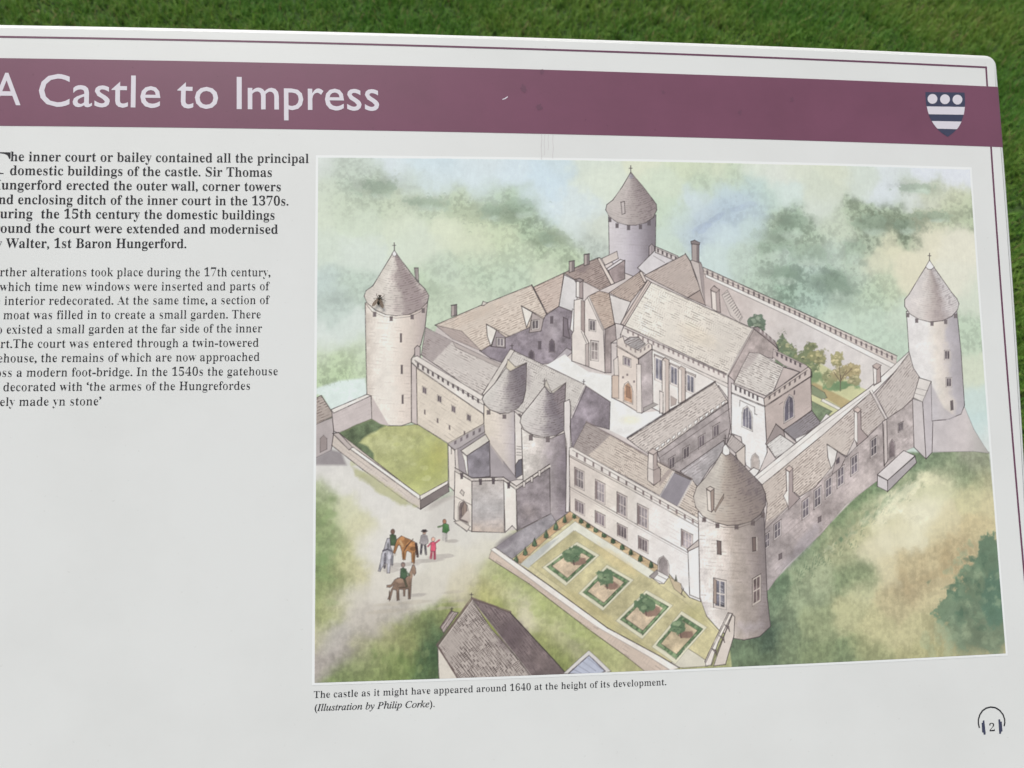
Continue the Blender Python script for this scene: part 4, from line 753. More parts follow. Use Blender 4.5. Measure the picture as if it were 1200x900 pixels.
grass_m, t, b = new_mat('grass_blades')
at = node(t, 'ShaderNodeVertexColor', layer_name='tint'); t.links.new(at.outputs[0], b.inputs['Base Color'])
b.inputs['Roughness'].default_value = 0.6; b.inputs['Specular IOR Level'].default_value = 0.2
tr = node(t, 'ShaderNodeBsdfTranslucent'); t.links.new(at.outputs[0], tr.inputs[0])
mxs = node(t, 'ShaderNodeMixShader'); mxs.inputs[0].default_value = 0.4
t.links.new(b.outputs[0], mxs.inputs[1]); t.links.new(tr.outputs[0], mxs.inputs[2])
t.links.new(mxs.outputs[0], t.nodes['Material Output'].inputs[0])
def lawn():
    r = np.random.default_rng(21)
    x0, x1, y0, y1 = -5.2, 5.2, -2.2, 8.0
    n = 330000; n2 = 260000                       # dense where the photo looks, thinner further out
    X = np.concatenate([r.uniform(-2.6, 3.0, n), r.uniform(x0, x1, n2)]); Y = np.concatenate([r.uniform(0.1, 4.2, n), r.uniform(y0, y1, n2)])
    n += n2; wide = np.where(np.arange(n) < n - n2, 1.0, 1.5)
    def field(sc, seed):
        q = np.random.default_rng(seed); g = q.random((int((y1 - y0) / sc) + 3, int((x1 - x0) / sc) + 3))
        fx = (X - x0) / sc; fy = (Y - y0) / sc; i = fx.astype(int); j = fy.astype(int); fx = fx - i; fy = fy - j
        fx = fx * fx * (3 - 2 * fx); fy = fy * fy * (3 - 2 * fy)
        return (g[j, i] * (1 - fx) + g[j, i + 1] * fx) * (1 - fy) + (g[j + 1, i] * (1 - fx) + g[j + 1, i + 1] * fx) * fy
    big, mid, small, tuft = field(0.5, 1), field(0.16, 2), field(0.05, 3), field(0.022, 4)
    keep = r.random(n) < 0.45 + 0.9 * small
    X, Y, big, mid, small, tuft, wide = [q[keep] for q in (X, Y, big, mid, small, tuft, wide)]; n = len(X)
    L = (0.020 + 0.020 * small + 0.016 * r.random(n) + 0.010 * mid) * np.where(r.random(n) < 0.04, 1.5, 1.0)
    W = (0.0011 + 0.0011 * r.random(n)) * wide
    az = 2.6 * (tuft - .5) * 4 + r.normal(0, 1.0, n); lean = np.clip(0.80 + 0.35 * r.normal(0, 1, n), 0.05, 1.35)
    dx, dy = np.cos(az), np.sin(az); sx, sy = -dy, dx
    P = np.zeros((n, 7, 3))
    for k, (f, wf) in enumerate(((0, 1.0), (0.4, 0.95), (0.75, 0.7))):
        h = L * f * np.cos(lean * (0.4 + 0.6 * f)); o = L * f * np.sin(lean * (0.4 + 0.6 * f))
        for s in (0, 1):
            sg = (s * 2 - 1) * W * wf
            P[:, k * 2 + s] = np.stack([X + dx * o + sx * sg, Y + dy * o + sy * sg, h], 1)
    P[:, 6] = np.stack([X + dx * L * np.sin(lean), Y + dy * L * np.sin(lean), L * np.cos(lean)], 1)
    base = (np.arange(n) * 7)[:, None]
    tri = np.concatenate([base + np.array(q) for q in ((0, 1, 3), (0, 3, 2), (2, 3, 5), (2, 5, 4), (4, 5, 6))], 0)
    me = fast_mesh('grass', P.reshape(-1, 3), tri, grass_m)
    a = np.array([0.095, 0.240, 0.034]); c = np.array([0.235, 0.345, 0.066]); dry = np.array([0.30, 0.27, 0.11]); dark = np.array([0.030, 0.105, 0.014])
    k = np.clip(0.15 + 0.9 * (big - .5) + 0.5 * (mid - .5) + r.normal(0, .22, n) + .25, 0, 1)[:, None]
    colr = a * (1 - k) + c * k
    q = (r.random(n) < 0.20)[:, None]; colr = np.where(q, colr * 0.6 + dark * 0.4, colr)
    q = (r.random(n) < 0.035 + 0.05 * big)[:, None]; colr = np.where(q, dry * r.uniform(.6, 1.1, (n, 1)), colr)
    colr = np.repeat(np.concatenate([colr, np.ones((n, 1))], 1), 7, 0)
    ca = me.color_attributes.new('tint', 'FLOAT_COLOR', 'POINT'); ca.data.foreach_set('color', colr.astype(np.float32).ravel())
    o = link(bpy.data.objects.new('grass', me))
    tag(o, 'short mown green grass of the lawn behind and beside the board', 'grass', kind='stuff')
lawn()

# ------------------------------------------------------------------ the board
root = link(bpy.data.objects.new('information_board', None)); root.matrix_world = BOARD_M; root.empty_display_size = 0.05
tag(root, 'white sloping information board with a maroon heading band and a castle drawing', 'information board')

def interp_edge(pts, along=0):
    """smooth curve through traced points"""
    p = mm(pts); o = np.argsort(p[:, along]); p = p[o]
    c = np.polyfit(p[:, along], p[:, 1 - along], 2)
    return lambda s: np.polyval(c, s)
top_edge = interp_edge([(0, 26.8), (300, 32.7), (525, 38.2), (950, 54.6), (1120, 61)], 0)
right_edge = interp_edge([(1171.4, 95), (1177.9, 171.9), (1190, 340), (1200, 493)], 1)
LEFT = mm([(-60, 300)])[0, 0]; BOT = mm([(700, 960)])[0, 1]
EDGE_R = 9.0                     # corner radius
def board_outline():
    top_y = top_edge; rx = right_edge
    # corner where the two edges meet
    x = 500.0
    for _ in range(20): x = rx(top_y(x))
    cx, cy = x, top_y(x)
    P = []
    R = EDGE_R
    for s in np.linspace(LEFT + R, cx - R, 26): P.append((s, top_y(s)))
    y0 = top_y(cx - R)
    for a in np.linspace(90, 0, 9)[1:-1]:
        P.append((cx - R + R * math.cos(math.radians(a)), y0 - R + R * math.sin(math.radians(a))))
    for s in np.linspace(cy - R, BOT + R, 22): P.append((min(rx(s), rx(cy) + 40), s))
    ex = P[-1][0]
    for a in np.linspace(0, -90, 7)[1:]: P.append((ex - R + R * math.cos(math.radians(a)), BOT + R + R * math.sin(math.radians(a))))
    for a in np.linspace(-90, -180, 7): P.append((LEFT + R + R * math.cos(math.radians(a)), BOT + R + R * math.sin(math.radians(a))))
    ty = top_y(LEFT + R)
    for a in np.linspace(180, 90, 7)[:-1]: P.append((LEFT + R + R * math.cos(math.radians(a)), ty - R + R * math.sin(math.radians(a))))
    return np.array(P)
OUT = board_outline()
def inset(P, d):
    n = len(P); T = np.roll(P, -1, 0) - np.roll(P, 1, 0); T /= np.linalg.norm(T, axis=1)[:, None]
    N = np.stack([-T[:, 1], T[:, 0]], 1)          # outward for a clockwise outline
    return P - N * d
PROF = [(3.6 * (1 - q), -2.8 * q ** 3.0) for q in (0, .16, .3, .43, .55, .66, .76, .85, .92, .97, 1.0)]
NTOP = len(PROF)
PROF += [(0.0, -22.0), (1.2, -23.5), (3.0, -24.0)]
def prof_z(d):
    ds = [q[0] for q in PROF[:NTOP]][::-1]; zs = [q[1] for q in PROF[:NTOP]][::-1]
    return np.interp(d, ds, zs)
def make_board():
    V = []; F = []; n = len(OUT)
    for d, z in PROF:
        for p in inset(OUT, d): V.append((p[0] / 1000, p[1] / 1000, z / 1000))
    for k in range(len(PROF) - 1):
        for i in range(n):
            j = (i + 1) % n
            F.append((k * n + j, k * n + i, (k + 1) * n + i, (k + 1) * n + j))
    F.append(list(range(n))[::-1]); F.append(list(range((len(PROF) - 1) * n, len(PROF) * n)))
    o = mesh_obj('board_panel', V, F, M['white'], root)
    o.data.materials.append(M['rim'])
    for i, p in enumerate(o.data.polygons):
        p.use_smooth = len(p.vertices) == 4
        if n * 6 <= i < n * (len(PROF) - 1): p.material_index = 1
    return o
panel = make_board()
Z1, Z2, Z3 = 0.00012, 0.00022, 0.00032

def strip(name, A, B, mat, z, parent=root, n=40, wrap=False):
    """printed band between two traced edge curves (functions of x in mm)"""
    xs = list(np.linspace(LEFT + 2, A[1], n))
    V = []; F = []
    for x in xs: V += [(x / 1000, A[0](x) / 1000, z), (x / 1000, B[0](x) / 1000, z)]
    if wrap:
        for d in (6.0, 3.6, 3.0, 2.5, 2.0, 1.6, 1.2, 0.9, 0.5, 0.3, 0.1):
            ya = A[0](right_edge(0)); yb = B[0](right_edge(0))
            xa = right_edge(ya) - d; xb = right_edge(yb) - d
            zz = prof_z(d) / 1000 + z
            off = 0.15 if d < 1.7 else 0.0
            V += [((xa + off) / 1000, A[0](xa) / 1000, zz), ((xb + off) / 1000, B[0](xb) / 1000, zz)]
    for i in range(len(V) // 2 - 1): F.append((i * 2, i * 2 + 1, i * 2 + 3, i * 2 + 2))
    return mesh_obj(name, V, F, mat, parent)
bt = interp_edge([(0, 68), (300, 74), (550, 78.0), (725, 84.6), (950, 93.2), (1165, 101.3)], 0)
bb = interp_edge([(0, 147.5), (300, 151), (550, 154.6), (725, 158.9), (950, 165.6), (1165, 171.8)], 0)
xe = right_edge(bt(470)) - 9
band = strip('title_band', (bt, xe), (bb, xe), M['maroon'], Z1, wrap=True)

def path_strip(name, pts, w, mat, z, parent=root, closed=False):
    """thin printed line of constant width along board points (mm)"""
    P = np.array(pts, float); V = []; F = []
    for i in range(len(P)):
        a = P[max(i - 1, 0)]; c = P[min(i + 1, len(P) - 1)]
        if closed: a = P[i - 1]; c = P[(i + 1) % len(P)]
        e1 = unit(P[i] - a) if np.linalg.norm(P[i] - a) > 0 else unit(c - P[i])
        e2 = unit(c - P[i]) if np.linalg.norm(c - P[i]) > 0 else e1
        nn = unit(np.array([-(e1 + e2)[1], (e1 + e2)[0]])); k = 1 / max(0.3, nn @ np.array([-e1[1], e1[0]]))
        V += [tuple((P[i] + nn * w * .5 * k) / 1000) + (z,), tuple((P[i] - nn * w * .5 * k) / 1000) + (z,)]
    for i in range(len(P) - (0 if closed else 1)):
        j = (i + 1) % len(P); F.append((i * 2, i * 2 + 1, j * 2 + 1, j * 2))
    return mesh_obj(name, V, F, mat, parent)
lt = interp_edge([(0, 43.2), (300, 49.3), (550, 54.2), (725, 61), (950, 70.8), (1150, 78.1)], 0)
lr = interp_edge([(1155, 78.5), (1157.2, 101), (1161.5, 172.6), (1172.7, 340), (1194, 600), (1200, 672)], 1)
cx = lr(lt(470.)); 
L1 = [(x, lt(x)) for x in np.linspace(LEFT + 2, cx, 40)] + [(lr(y), y) for y in np.linspace(lt(cx), bt(cx) + .1, 4)[1:]]
path_strip('border_line', L1, 1.35, M['line'], Z1)
yy = bb(lr(20.)); L2 = [(lr(y), y) for y in np.linspace(yy - .1, BOT + 12, 40)]
path_strip('border_line', L2, 1.35, M['line'], Z1)

# white margin round the picture
ptop = interp_edge([(373, 185), (560, 185.8), (740, 188.9), (920, 193.4), (1136, 198.3)], 0)
pbot = interp_edge([(368.7, 800), (500, 795.5), (700, 788.3), (890, 779.8), (1178.4, 765.5)], 0)
plef = interp_edge([(373, 185), (370.8, 500), (368.7, 800)], 1)
prig = interp_edge([(1136.2, 198.4), (1143.3, 300), (1165, 600), (1178.4, 765.5)], 1)
def meet(fv, fh, y):
    for _ in range(12): x = fv(y); y = fh(x)
    return x, y
cTL, cTR, cBR, cBL = meet(plef, ptop, YT), meet(prig, ptop, YT), meet(prig, pbot, YB), meet(plef, pbot, YB)
ring = [(x, ptop(x) + .7) for x in np.linspace(cTL[0] - .7, cTR[0] + .6, 30)] + [(prig(y) + .6, y) for y in np.linspace(cTR[1], cBR[1], 24)[1:-1]] + \
       [(x, pbot(x) - .7) for x in np.linspace(cBR[0] + .6, cBL[0] - .7, 30)] + [(plef(y) - .7, y) for y in np.linspace(cBL[1], cTL[1], 24)[1:-1]]
path_strip('picture_margin', ring, 1.9, M['bright'], Z1, closed=True)

# the picture itself: the grid, split by what is drawn
PRINT_GAIN = np.array([1.0, 1.0, 1.0])
gx = XL + (np.arange(NX + 1)) * CELL; gy = YT - (np.arange(NY + 1)) * CELL
GX, GY = np.meshgrid(gx, gy)
t_ = (GX - XL) / (XR - XL); s_ = (YT - GY) / (YT - YB)      # ease the grid onto the traced frame
GXX = plef(GY) * (1 - t_) + prig(GY) * t_; GYY = ptop(GX) * (1 - s_) + pbot(GX) * s_
# keep the drawing where it was traced; only the outermost cells move to the frame
ex = np.minimum(np.minimum(t_, 1 - t_) * 40, 1); ey = np.minimum(np.minimum(s_, 1 - s_) * 40, 1)
GXX = GX * ex + GXX * (1 - ex); GYY = GY * ey + GYY * (1 - ey)
pad = np.pad(CV, ((0, 1), (0, 1), (0, 0)), mode='edge')
p2 = np.pad(CV, ((1, 1), (1, 1), (0, 0)), mode='edge')
vc = 0.25 * (p2[:-1, :-1] + p2[1:, :-1] + p2[:-1, 1:] + p2[1:, 1:])
vc = lin(np.clip(vc + 0.7 * (vc - 0.25 * (np.roll(vc, 1, 0) + np.roll(vc, -1, 0) + np.roll(vc, 1, 1) + np.roll(vc, -1, 1))), 0, 1)) * PRINT_GAIN
COLV = np.concatenate([np.clip(vc, 0, .85), np.ones((NY + 1, NX + 1, 1))], 2).reshape(-1, 4)
PTS = np.stack([GXX / 1000, GYY / 1000, np.full(GXX.shape, Z2)], 2).reshape(-1, 3)
vid = np.arange((NY + 1) * (NX + 1)).reshape(NY + 1, NX + 1)
Q = np.stack([vid[1:, :-1], vid[1:, 1:], vid[:-1, 1:], vid[:-1, :-1]], 2).reshape(-1, 4)
fid = IDS.reshape(-1)
picture = None
for k, (nm, lab) in enumerate(PARTS):
    q = Q[fid == k]
    if len(q) < 12: continue
    u, inv = np.unique(q, return_inverse=True)
    me = fast_mesh('picture' if k == 0 else nm, PTS[u], inv.reshape(-1, 4), M['print'])
    ca = me.color_attributes.new('print', 'FLOAT_COLOR', 'POINT'); ca.data.foreach_set('color', COLV[u].astype(np.float32).ravel())
    o = link(bpy.data.objects.new('picture' if k == 0 else nm, me), root if k == 0 else picture)
    if k == 0: picture = o; o['label'] = 'watercolour bird\'s-eye drawing of a castle'
    elif lab: o['label'] = lab

# ------------------------------------------------------------------ lettering
def serif(s, italic=False):
    r = ''
    for ch in s:
        if italic:
            if ch == 'h': r += '\u210e'
            elif 'A' <= ch <= 'Z': r += chr(0x1D434 + ord(ch) - 65)
            elif 'a' <= ch <= 'z': r += chr(0x1D44E + ord(ch) - 97)
            else: r += ch
        elif 'A' <= ch <= 'Z': r += chr(0x1D400 + ord(ch) - 65)
        elif 'a' <= ch <= 'z': r += chr(0x1D41A + ord(ch) - 97)
        elif '0' <= ch <= '9': r += chr(0x1D7CE + ord(ch) - 48)
        else: r += ch
    return r
DG = None
def glyphs(s, thin=0.0, off=0.0, spacing=1.0):
    """flat letter shapes for a line of text: vertices (em units) and faces; thin slims the upright strokes"""
    c = bpy.data.curves.new('tmp', 'FONT'); c.body = s; c.size = 1; c.resolution_u = 3; c.offset = off; c.space_character = spacing
    o = bpy.data.objects.new('tmp', c); SC.collection.objects.link(o)
    dg = bpy.context.evaluated_depsgraph_get()
    if thin:
        cu = o.to_curve(dg).copy()
        for sp in cu.splines:
            bp = sp.bezier_points; n = len(bp)
            if n < 3: continue
            nx = []
            for i in range(n):
                a = bp[i].co - bp[i].handle_left; b_ = bp[i].handle_right - bp[i].co
                if a.length < 1e-6: a = bp[i].co - bp[i - 1].co
                if b_.length < 1e-6: b_ = bp[(i + 1) % n].co - bp[i].co
                tt = (a.normalized() + b_.normalized())
                nx.append(tt.y / max(tt.length, 1e-6))
            area = sum(bp[i - 1].co.x * bp[i].co.y - bp[i].co.x * bp[i - 1].co.y for i in range(n))
            sg = 1.0   # outer and inner outlines wind opposite ways, so one sign slims both
            for i in range(n):
                d = Vector((nx[i] * thin * sg, 0, 0))
                bp[i].handle_left_type = bp[i].handle_right_type = 'FREE'
                bp[i].co += d; bp[i].handle_left += d; bp[i].handle_right += d
        o2 = bpy.data.objects.new('tmp', cu); SC.collection.objects.link(o2)
        dg = bpy.context.evaluated_depsgraph_get(); src = o2
    else: src = o; o2 = None
    me = src.evaluated_get(dg).to_mesh()
    V = np.array([v.co[:2] for v in me.vertices]).reshape(-1, 2); F = [tuple(p.vertices) for p in me.polygons]
    src.evaluated_get(dg).to_mesh_clear()
    bpy.data.objects.remove(o)
    if o2: bpy.data.objects.remove(o2)
    return V, F
XH = {}
def xheight(key, **kw):
    if key not in XH:
        V, F = glyphs(serif('x') if key != 'sans' else 'x', **kw); XH[key] = V[:, 1].max()
    return XH[key]
def set_line(V, F, p0, p1, xh_px, xh_em, ref=None, shear=0.0):
    """fit a line of letters between two traced baseline points; ref = (first, last) em x that land on them"""
    a, c = mm([p0, p1]); d = c - a; L = np.linalg.norm(d); e = d / L; n = np.array([-e[1], e[0]])
    h = np.linalg.norm(mm([(p0[0], p0[1] - xh_px)])[0] - a) / xh_em
    m0, m1 = ref if ref else (V[:, 0].min(), V[:, 0].max())
    return a + np.outer((V[:, 0] - m0) / (m1 - m0) * L + shear * V[:, 1] * h, e) + np.outer(V[:, 1] * h, n)
def text_block(name, lines, xh_px, mat, thin, off, italic=False, label=None, z=Z1):
    VV = []; FF = []
    kk = ('i' if italic else 'b') + str(thin) + str(off)
    xh = xheight(kk, thin=thin, off=off)
    for full, vis, p0, p1 in lines:
        V, F = glyphs(serif(full, italic), thin, off)
        if vis != full:                               # the line starts beyond the left edge of the photo
            V2, _ = glyphs(serif(vis, italic), thin, off)
            m1 = V[:, 0].max(); ref = (m1 - (V2[:, 0].max() - V2[:, 0].min()), m1)
        else: ref = None
        P = set_line(V, F, p0, p1, xh_px, xh, ref)
        b0 = len(VV); VV += [(x / 1000, y / 1000, z) for x, y in P]; FF += [tuple(b0 + i for i in f) for f in F]
    o = mesh_obj(name, VV, FF, mat, root)
    if label: o['label'] = label
    return o
intro = [("The inner court or bailey contained all the principal", "he inner court or bailey contained all the principal", (12.3, 188.7), (361.7, 191)),
    ("domestic buildings of the castle. Sir Thomas", None, (11.7, 205), (318.5, 207.2)),
    ("Hungerford erected the outer wall, corner towers", "ungerford erected the outer wall, corner towers", (1.6, 221.9), (329, 224)),
    ("and enclosing ditch of the inner court in the 1370s.", "nd enclosing ditch of the inner court in the 1370s.", (-1.6, 239), (338, 240.8)),
    ("During  the 15th century the domestic buildings", "uring  the 15th century the domestic buildings", (0, 255.6), (321.7, 257.3)),
    ("around the court were extended and modernised", "ound the court were extended and modernised", (.6, 272.6), (325.6, 273.9)),
    ("by Walter, 1st Baron Hungerford.", "Walter, 1st Baron Hungerford.", (6.5, 290.4), (218.4, 290.7))]
intro = [(a.replace('The inner', 'he inner'), (b_ or a), c, d) for a, b_, c, d in intro]
text_block('intro_paragraph', intro, 7.6, M['ink'], 0.012, 0.004, label='bold black introduction text')
body = [("Further alterations took place during the 17th century,", "rther alterations took place during the 17th century,", (0, 323.6), (317, 323.7)),
    ("by which time new windows were inserted and parts of", "which time new windows were inserted and parts of", (-.6, 340.9), (316, 340)),
    ("the interior redecorated. At the same time, a section of", "interior redecorated. At the same time, a section of", (5.2, 357.3), (316, 356.2)),
    ("the moat was filled in to create a small garden. There", "moat was filled in to create a small garden. There", (3.9, 374), (305.5, 373)),
    ("also existed a small garden at the far side of the inner", "existed a small garden at the far side of the inner", (7.8, 390.9), (307, 389.3)),
    ("court.The court was entered through a twin-towered", "rt.The court was entered through a twin-towered", (.6, 407.7), (303, 406.2)),
    ("gatehouse, the remains of which are now approached", "house, the remains of which are now approached", (3.9, 424.6), (304, 422.8)),
    ("across a modern foot-bridge. In the 1540s the gatehouse", "a modern foot-bridge. In the 1540s the gatehouse", (19.5, 441.4), (325.4, 439.6)),
    ("was decorated with \u2018the armes of the Hungrefordes", "decorated with \u2018the armes of the Hungrefordes", (3.9, 458.4), (292.8, 456.6)),
    ("finely made yn stone\u2019", "ely made yn stone\u2019", (0, 475.7), (118.6, 474.8))]
text_block('body_paragraph', body, 6.9, M['grey_ink'], 0.024, 0.001, label='lighter main text')
text_block('caption', [("The castle as it might have appeared around 1640 at the height of its development.",) * 2 + ((367.6, 818), (780.8, 802.8))], 5.5, M['grey_ink'], 0.022, 0.001)
text_block('caption_credit', [("(Illustration by Philip Corke).",) * 2 + ((368.7, 833.2), (509.3, 828.3))], 5.3, M['grey_ink'], 0.0, 0.006, True, label='italic credit line under the caption')
# drop capital, mostly beyond the left edge of the photo
V, F = glyphs(serif('T'), 0.0, 0.0); Vs = V.copy()
P = set_line(V, F, (-24, 203.5), (11.5, 204), 25.5, V[:, 1].max())
mesh_obj('drop_capital', [(x / 1000, y / 1000, Z1) for x, y in P], F, M['ink'], root)
# heading
VV = []; FF = []
xs_ = xheight('sans')
for wd, x0, x1, y0, y1 in [('A', -37/4, 97/4, 123, 123.3), ('Castle', 181/4, 752/4, 124.5, 126.2), ('to', 830/4, 1022/4, 126.3, 127.5), ('Impress', 250+110/4, 250+778/4, 127.8, 129.6)]:
    V, F = glyphs(wd, 0.0, 0.004); P = set_line(V, F, (x0, y0), (x1, y1), 24.6, xs_)
    b0 = len(VV); VV += [(x / 1000, y / 1000, Z2) for x, y in P]; FF += [tuple(b0 + i for i in f) for f in F]
mesh_obj('heading', VV, FF, M['pale'], root)

# ------------------------------------------------------------------ the shield on the band
def Zs(x, y): return (950 + x / 4.788, y / 4.788)
def flat(name, pts, mat, z, parent):
    V = m3(pts, z); return mesh_obj(name, V, [tuple(range(len(V)))[::-1]], mat, parent)
def bez(p0, p1, p2, n=8):
    return [((1-t)**2*p0[0]+2*t*(1-t)*p1[0]+t*t*p2[0], (1-t)**2*p0[1]+2*t*(1-t)*p1[1]+t*t*p2[1]) for t in np.linspace(0, 1, n)]
lside = bez((643, 517), (640, 700), (768, 768), 14); rside = bez((768, 768), (882, 700), (862, 520), 14)
shield = flat('shield', [Zs(*p) for p in lside + rside[1:]], M['navy'], Z2, root)
shield['label'] = 'navy and white heraldic shield'
def xat(side, y):
    ys = [p[1] for p in side]; xs = [p[0] for p in side]
    o = np.argsort(ys); return float(np.interp(y, np.array(ys)[o], np.array(xs)[o]))
for y0, y1 in ((598, 642), (680, 723)):
    L = [(xat(lside, y) + .5, y) for y in np.linspace(y0, y1, 6)]; R_ = [(xat(rside, y) - .5, y + 3) for y in np.linspace(y1, y0, 6)]
    flat('bar', [Zs(*p) for p in L + R_], M['pale'], Z3, shield)
for x, y in ((682, 556), (752, 558), (822, 560)):
    flat('roundel', [Zs(x + 27.5 * math.cos(a), y - 27.5 * math.sin(a)) for a in np.linspace(0, 6.2832, 33)[:-1]][::-1], M['pale'], Z3, shield)

# ------------------------------------------------------------------ the headphone symbol
def Zh(x, y): return (1000 + x / 4.5, 700 + y / 4.5)
arc = [(664, 688), (659, 665), (659, 645), (666, 620), (680, 598), (700, 584), (724, 578), (750, 582), (772, 596), (789, 618), (797, 642), (798, 662), (795, 679)]
hp = path_strip('headphone_symbol', mm([Zh(*p) for p in arc]), 0.95, M['ink'], Z1)
hp['label'] = 'black headphone symbol of the audio tour'
flat('earpiece', [Zh(*p) for p in [(676, 662), (682, 661), (682, 650), (690, 648), (698, 722), (687, 725), (685, 712), (679, 712)]], M['navy'], Z1, hp)
flat('earpiece', [Zh(*p) for p in [(764, 644), (773, 642), (775, 655), (782, 655), (786, 706), (780, 708), (778, 719), (769, 720)]], M['navy'], Z1, hp)
V, F = glyphs(serif('2'), 0.024, 0.0); P = set_line(V, F, Zh(718, 706), Zh(746, 705), 9.8, V[:, 1].max())
mesh_obj('number', [(x / 1000, y / 1000, Z1) for x, y in P], F, M['grey_ink'], hp)

# small marks: a pale scratch on the band and grime runs
flat('scratch', [(500 + x / 2.667, y / 2.667) for x, y in [(236, 310), (244, 307), (253, 301), (254, 304), (246, 310), (237, 312)]], M['pale'], Z2, root)

# rain runs below the heading band and old splashes on it
M['run'] = paint_mat('grime_run', (214, 212, 213), 0.3)
M['splash'] = paint_mat('dried_splash', (109, 71, 91), 0.3)
for k, (x, y0, y1, wd) in enumerate([(634.5, 157.6, 187, .5), (638, 157.8, 182, .35), (642.5, 157.9, 176, .35), (648, 158.2, 186, .4)]):
    path_strip('rain_run', mm([(x + .4 * math.sin(t * 9 + k), y0 + (y1 - y0) * t) for t in np.linspace(0, 1, 7)]), wd, M['run'], Z1)
for k, (x, y, rx, ry) in enumerate([(613, 104, 3.4, 4.4), (635, 84.5, 2.2, 3), (632, 126, 4, 3.2), (777, 108, 1.8, 2.4), (867, 132, 2, 3.2), (928, 117, 1.8, 3)]):
    rr2 = np.random.default_rng(k)
    flat('splash', [(x + rx * math.cos(a) * q, y - ry * math.sin(a) * q) for a, q in zip(np.linspace(0, 6.2832, 23)[:-1], 1 + .28 * rr2.normal(0, 1, 22))][::-1], M['splash'], Z2, root)
# two posts and a rail carry the board
def tube(name, a, c, r, mat, parent, n=20):
    a, c = Vector(a), Vector(c); d = (c - a).normalized(); s = d.orthogonal().normalized(); u = d.cross(s)
    V = []; F = []
    for p in (a, c):
        for i in range(n):
            q = 2 * math.pi * i / n; V.append(p + (s * math.cos(q) + u * math.sin(q)) * r)
    for i in range(n): F.append((i, (i + 1) % n, n + (i + 1) % n, n + i))
    F.append(tuple(range(n))[::-1]); F.append(tuple(range(n, 2 * n)))
    return mesh_obj(name, V, F, mat, parent, False)
INV = BOARD_M.inverted()
for x in (LEFT / 1000 + 0.12, 0.38):
    topp = Vector((x, -0.20, -0.026)); wp = BOARD_M @ topp
    tube('post', topp, INV @ Vector((wp.x, wp.y, -0.05)), 0.03, M['metal'], root)
tube('rail', (LEFT / 1000 + 0.06, -0.20, -0.035), (0.46, -0.20, -0.035), 0.012, M['metal'], root)

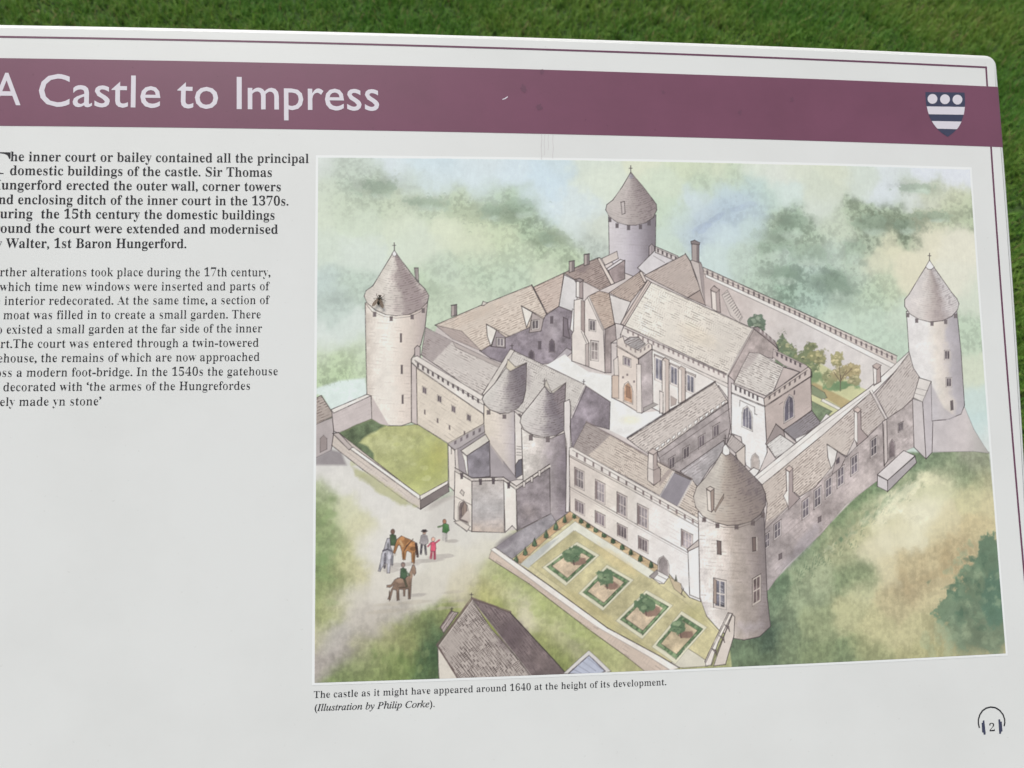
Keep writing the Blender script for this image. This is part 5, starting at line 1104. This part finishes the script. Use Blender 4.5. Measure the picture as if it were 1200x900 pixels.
# ------------------------------------------------------------------ the fly
def fly():
    blk, t, b = new_mat('fly_body'); tc = node(t, 'ShaderNodeTexCoord'); n1 = node(t, 'ShaderNodeTexNoise', Scale=900.0)
    cr = node(t, 'ShaderNodeValToRGB'); cr.color_ramp.elements[0].color = (0.006, 0.005, 0.004, 1); cr.color_ramp.elements[1].color = (0.05, 0.04, 0.025, 1)
    t.links.new(tc.outputs['Object'], n1.inputs['Vector']); t.links.new(n1.outputs['Fac'], cr.inputs[0]); t.links.new(cr.outputs[0], b.inputs['Base Color']); b.inputs['Roughness'].default_value = 0.35
    eye, t, b = new_mat('fly_eye'); tc = node(t, 'ShaderNodeTexCoord'); v = node(t, 'ShaderNodeTexVoronoi', Scale=8000.0); t.links.new(tc.outputs['Object'], v.inputs['Vector'])
    cr = node(t, 'ShaderNodeValToRGB'); cr.color_ramp.elements[0].color = (0.06, 0.015, 0.01, 1); cr.color_ramp.elements[1].color = (0.02, 0.006, 0.005, 1); t.links.new(v.outputs['Distance'], cr.inputs[0]); t.links.new(cr.outputs[0], b.inputs['Base Color']); b.inputs['Roughness'].default_value = 0.25
    wing, t, b = new_mat('fly_wing'); tc = node(t, 'ShaderNodeTexCoord'); wv = node(t, 'ShaderNodeTexNoise', Scale=700.0); t.links.new(tc.outputs['Object'], wv.inputs['Vector'])
    cr = node(t, 'ShaderNodeValToRGB'); cr.color_ramp.elements[0].color = (0.20, 0.14, 0.10, 1); cr.color_ramp.elements[1].color = (0.34, 0.26, 0.20, 1); t.links.new(wv.outputs['Fac'], cr.inputs[0]); t.links.new(cr.outputs[0], b.inputs['Base Color'])
    b.inputs['Alpha'].default_value = 0.62; b.inputs['Roughness'].default_value = 0.3
    c = mm([(444.5, 351.8)])[0] / 1000; h = mm([(445.5, 346.5)])[0] / 1000; d = unit(h - c); ang = math.atan2(d[1], d[0])
    e = link(bpy.data.objects.new('fly', None)); e.empty_display_size = 0.004
    e.matrix_world = BOARD_M @ Matrix.Translation((c[0], c[1], Z2)) @ Matrix.Rotation(ang, 4, 'Z')
    tag(e, 'small dark fly sitting on the drawn roof of the left round tower', 'fly')
    S = 0.001
    prof = [(-3.6, 0.12, 1.0), (-3.2, .65, 1.1), (-2.5, 1.05, 1.25), (-1.6, 1.2, 1.4), (-0.9, 1.0, 1.5), (-0.5, .8, 1.55), (0.0, 1.15, 1.65), (0.7, 1.3, 1.75), (1.3, 1.15, 1.7), (1.8, .6, 1.6), (2.05, .42, 1.5), (2.3, .8, 1.45), (2.7, .95, 1.4), (3.1, .75, 1.3), (3.35, .3, 1.15)]
    V = []; F = []; n = 14
    for x, r, z in prof:
        for i in range(n):
            q = 2 * math.pi * i / n; V.append((x * S, r * math.cos(q) * S, (z + r * .85 * math.sin(q)) * S))
    for k in range(len(prof) - 1):
        for i in range(n): F.append((k * n + i, k * n + (i + 1) % n, (k + 1) * n + (i + 1) % n, (k + 1) * n + i))
    F.append(tuple(range(n))[::-1]); F.append(tuple(range((len(prof) - 1) * n, len(prof) * n)))
    mesh_obj('body', V, [f[::-1] for f in F], blk, e, True)
    for s in (-1, 1):
        V = []; F = []; rr_, sg = 8, 10
        for a in range(rr_ + 1):
            for q in range(sg):
                th, ph = math.pi * a / rr_, 2 * math.pi * q / sg
                V.append(((2.75 + .5 * math.sin(th) * math.cos(ph)) * S, (s * .62 + .42 * math.sin(th) * math.sin(ph)) * S, (1.6 + .55 * math.cos(th)) * S))
        for a in range(rr_):
            for q in range(sg): F.append((a * sg + q, (a + 1) * sg + q, (a + 1) * sg + (q + 1) % sg, a * sg + (q + 1) % sg))
        mesh_obj('eye', V, F, eye, e, True)
        pts = [(0.7, .8), (0.2, 1.5), (-1.2, 2.6), (-3.0, 3.6), (-4.6, 4.0), (-5.4, 3.6), (-5.3, 2.7), (-4.2, 1.7), (-2.4, .8), (-0.6, .35)]
        V = [(x * S, s * y * S, (2.45 - .10 * abs(x)) * S) for x, y in pts] + [(x * S, s * y * S, (2.40 - .10 * abs(x)) * S) for x, y in pts]
        k = len(pts); F = [tuple(range(k)), tuple(range(k, 2 * k))[::-1]] + [(i, k + i, k + (i + 1) % k, (i + 1) % k) for i in range(k)]
        mesh_obj('wing', V, F, wing, e)
        for (x0, x1, x2, y1, y2) in ((1.4, 2.4, 4.2, 2.0, 2.8), (0.7, 0.6, 0.4, 2.6, 4.2), (0.0, -1.2, -3.4, 2.4, 3.6)):
            P = [Vector((x0, s * .8, 1.2)), Vector((x1, s * y1, 1.5)), Vector(((x1 + x2) / 2, s * (y1 + y2) / 2, .6)), Vector((x2, s * y2, 0.06))]
            V = []; F = []; n2 = 6
            for i, p in enumerate(P):
                r = (.20, .17, .12, .06)[i]
                dd = (P[min(i + 1, 3)] - P[max(i - 1, 0)]).normalized(); a1 = dd.orthogonal().normalized(); a2 = dd.cross(a1)
                for q in range(n2):
                    th = 2 * math.pi * q / n2; V.append((p + (a1 * math.cos(th) + a2 * math.sin(th)) * r) * S)
            for i in range(3):
                for q in range(n2): F.append((i * n2 + q, i * n2 + (q + 1) % n2, (i + 1) * n2 + (q + 1) % n2, (i + 1) * n2 + q))
            F.append(tuple(range(n2))[::-1]); F.append(tuple(range(3 * n2, 4 * n2)))
            mesh_obj('leg', V, F, blk, e, True)
fly()
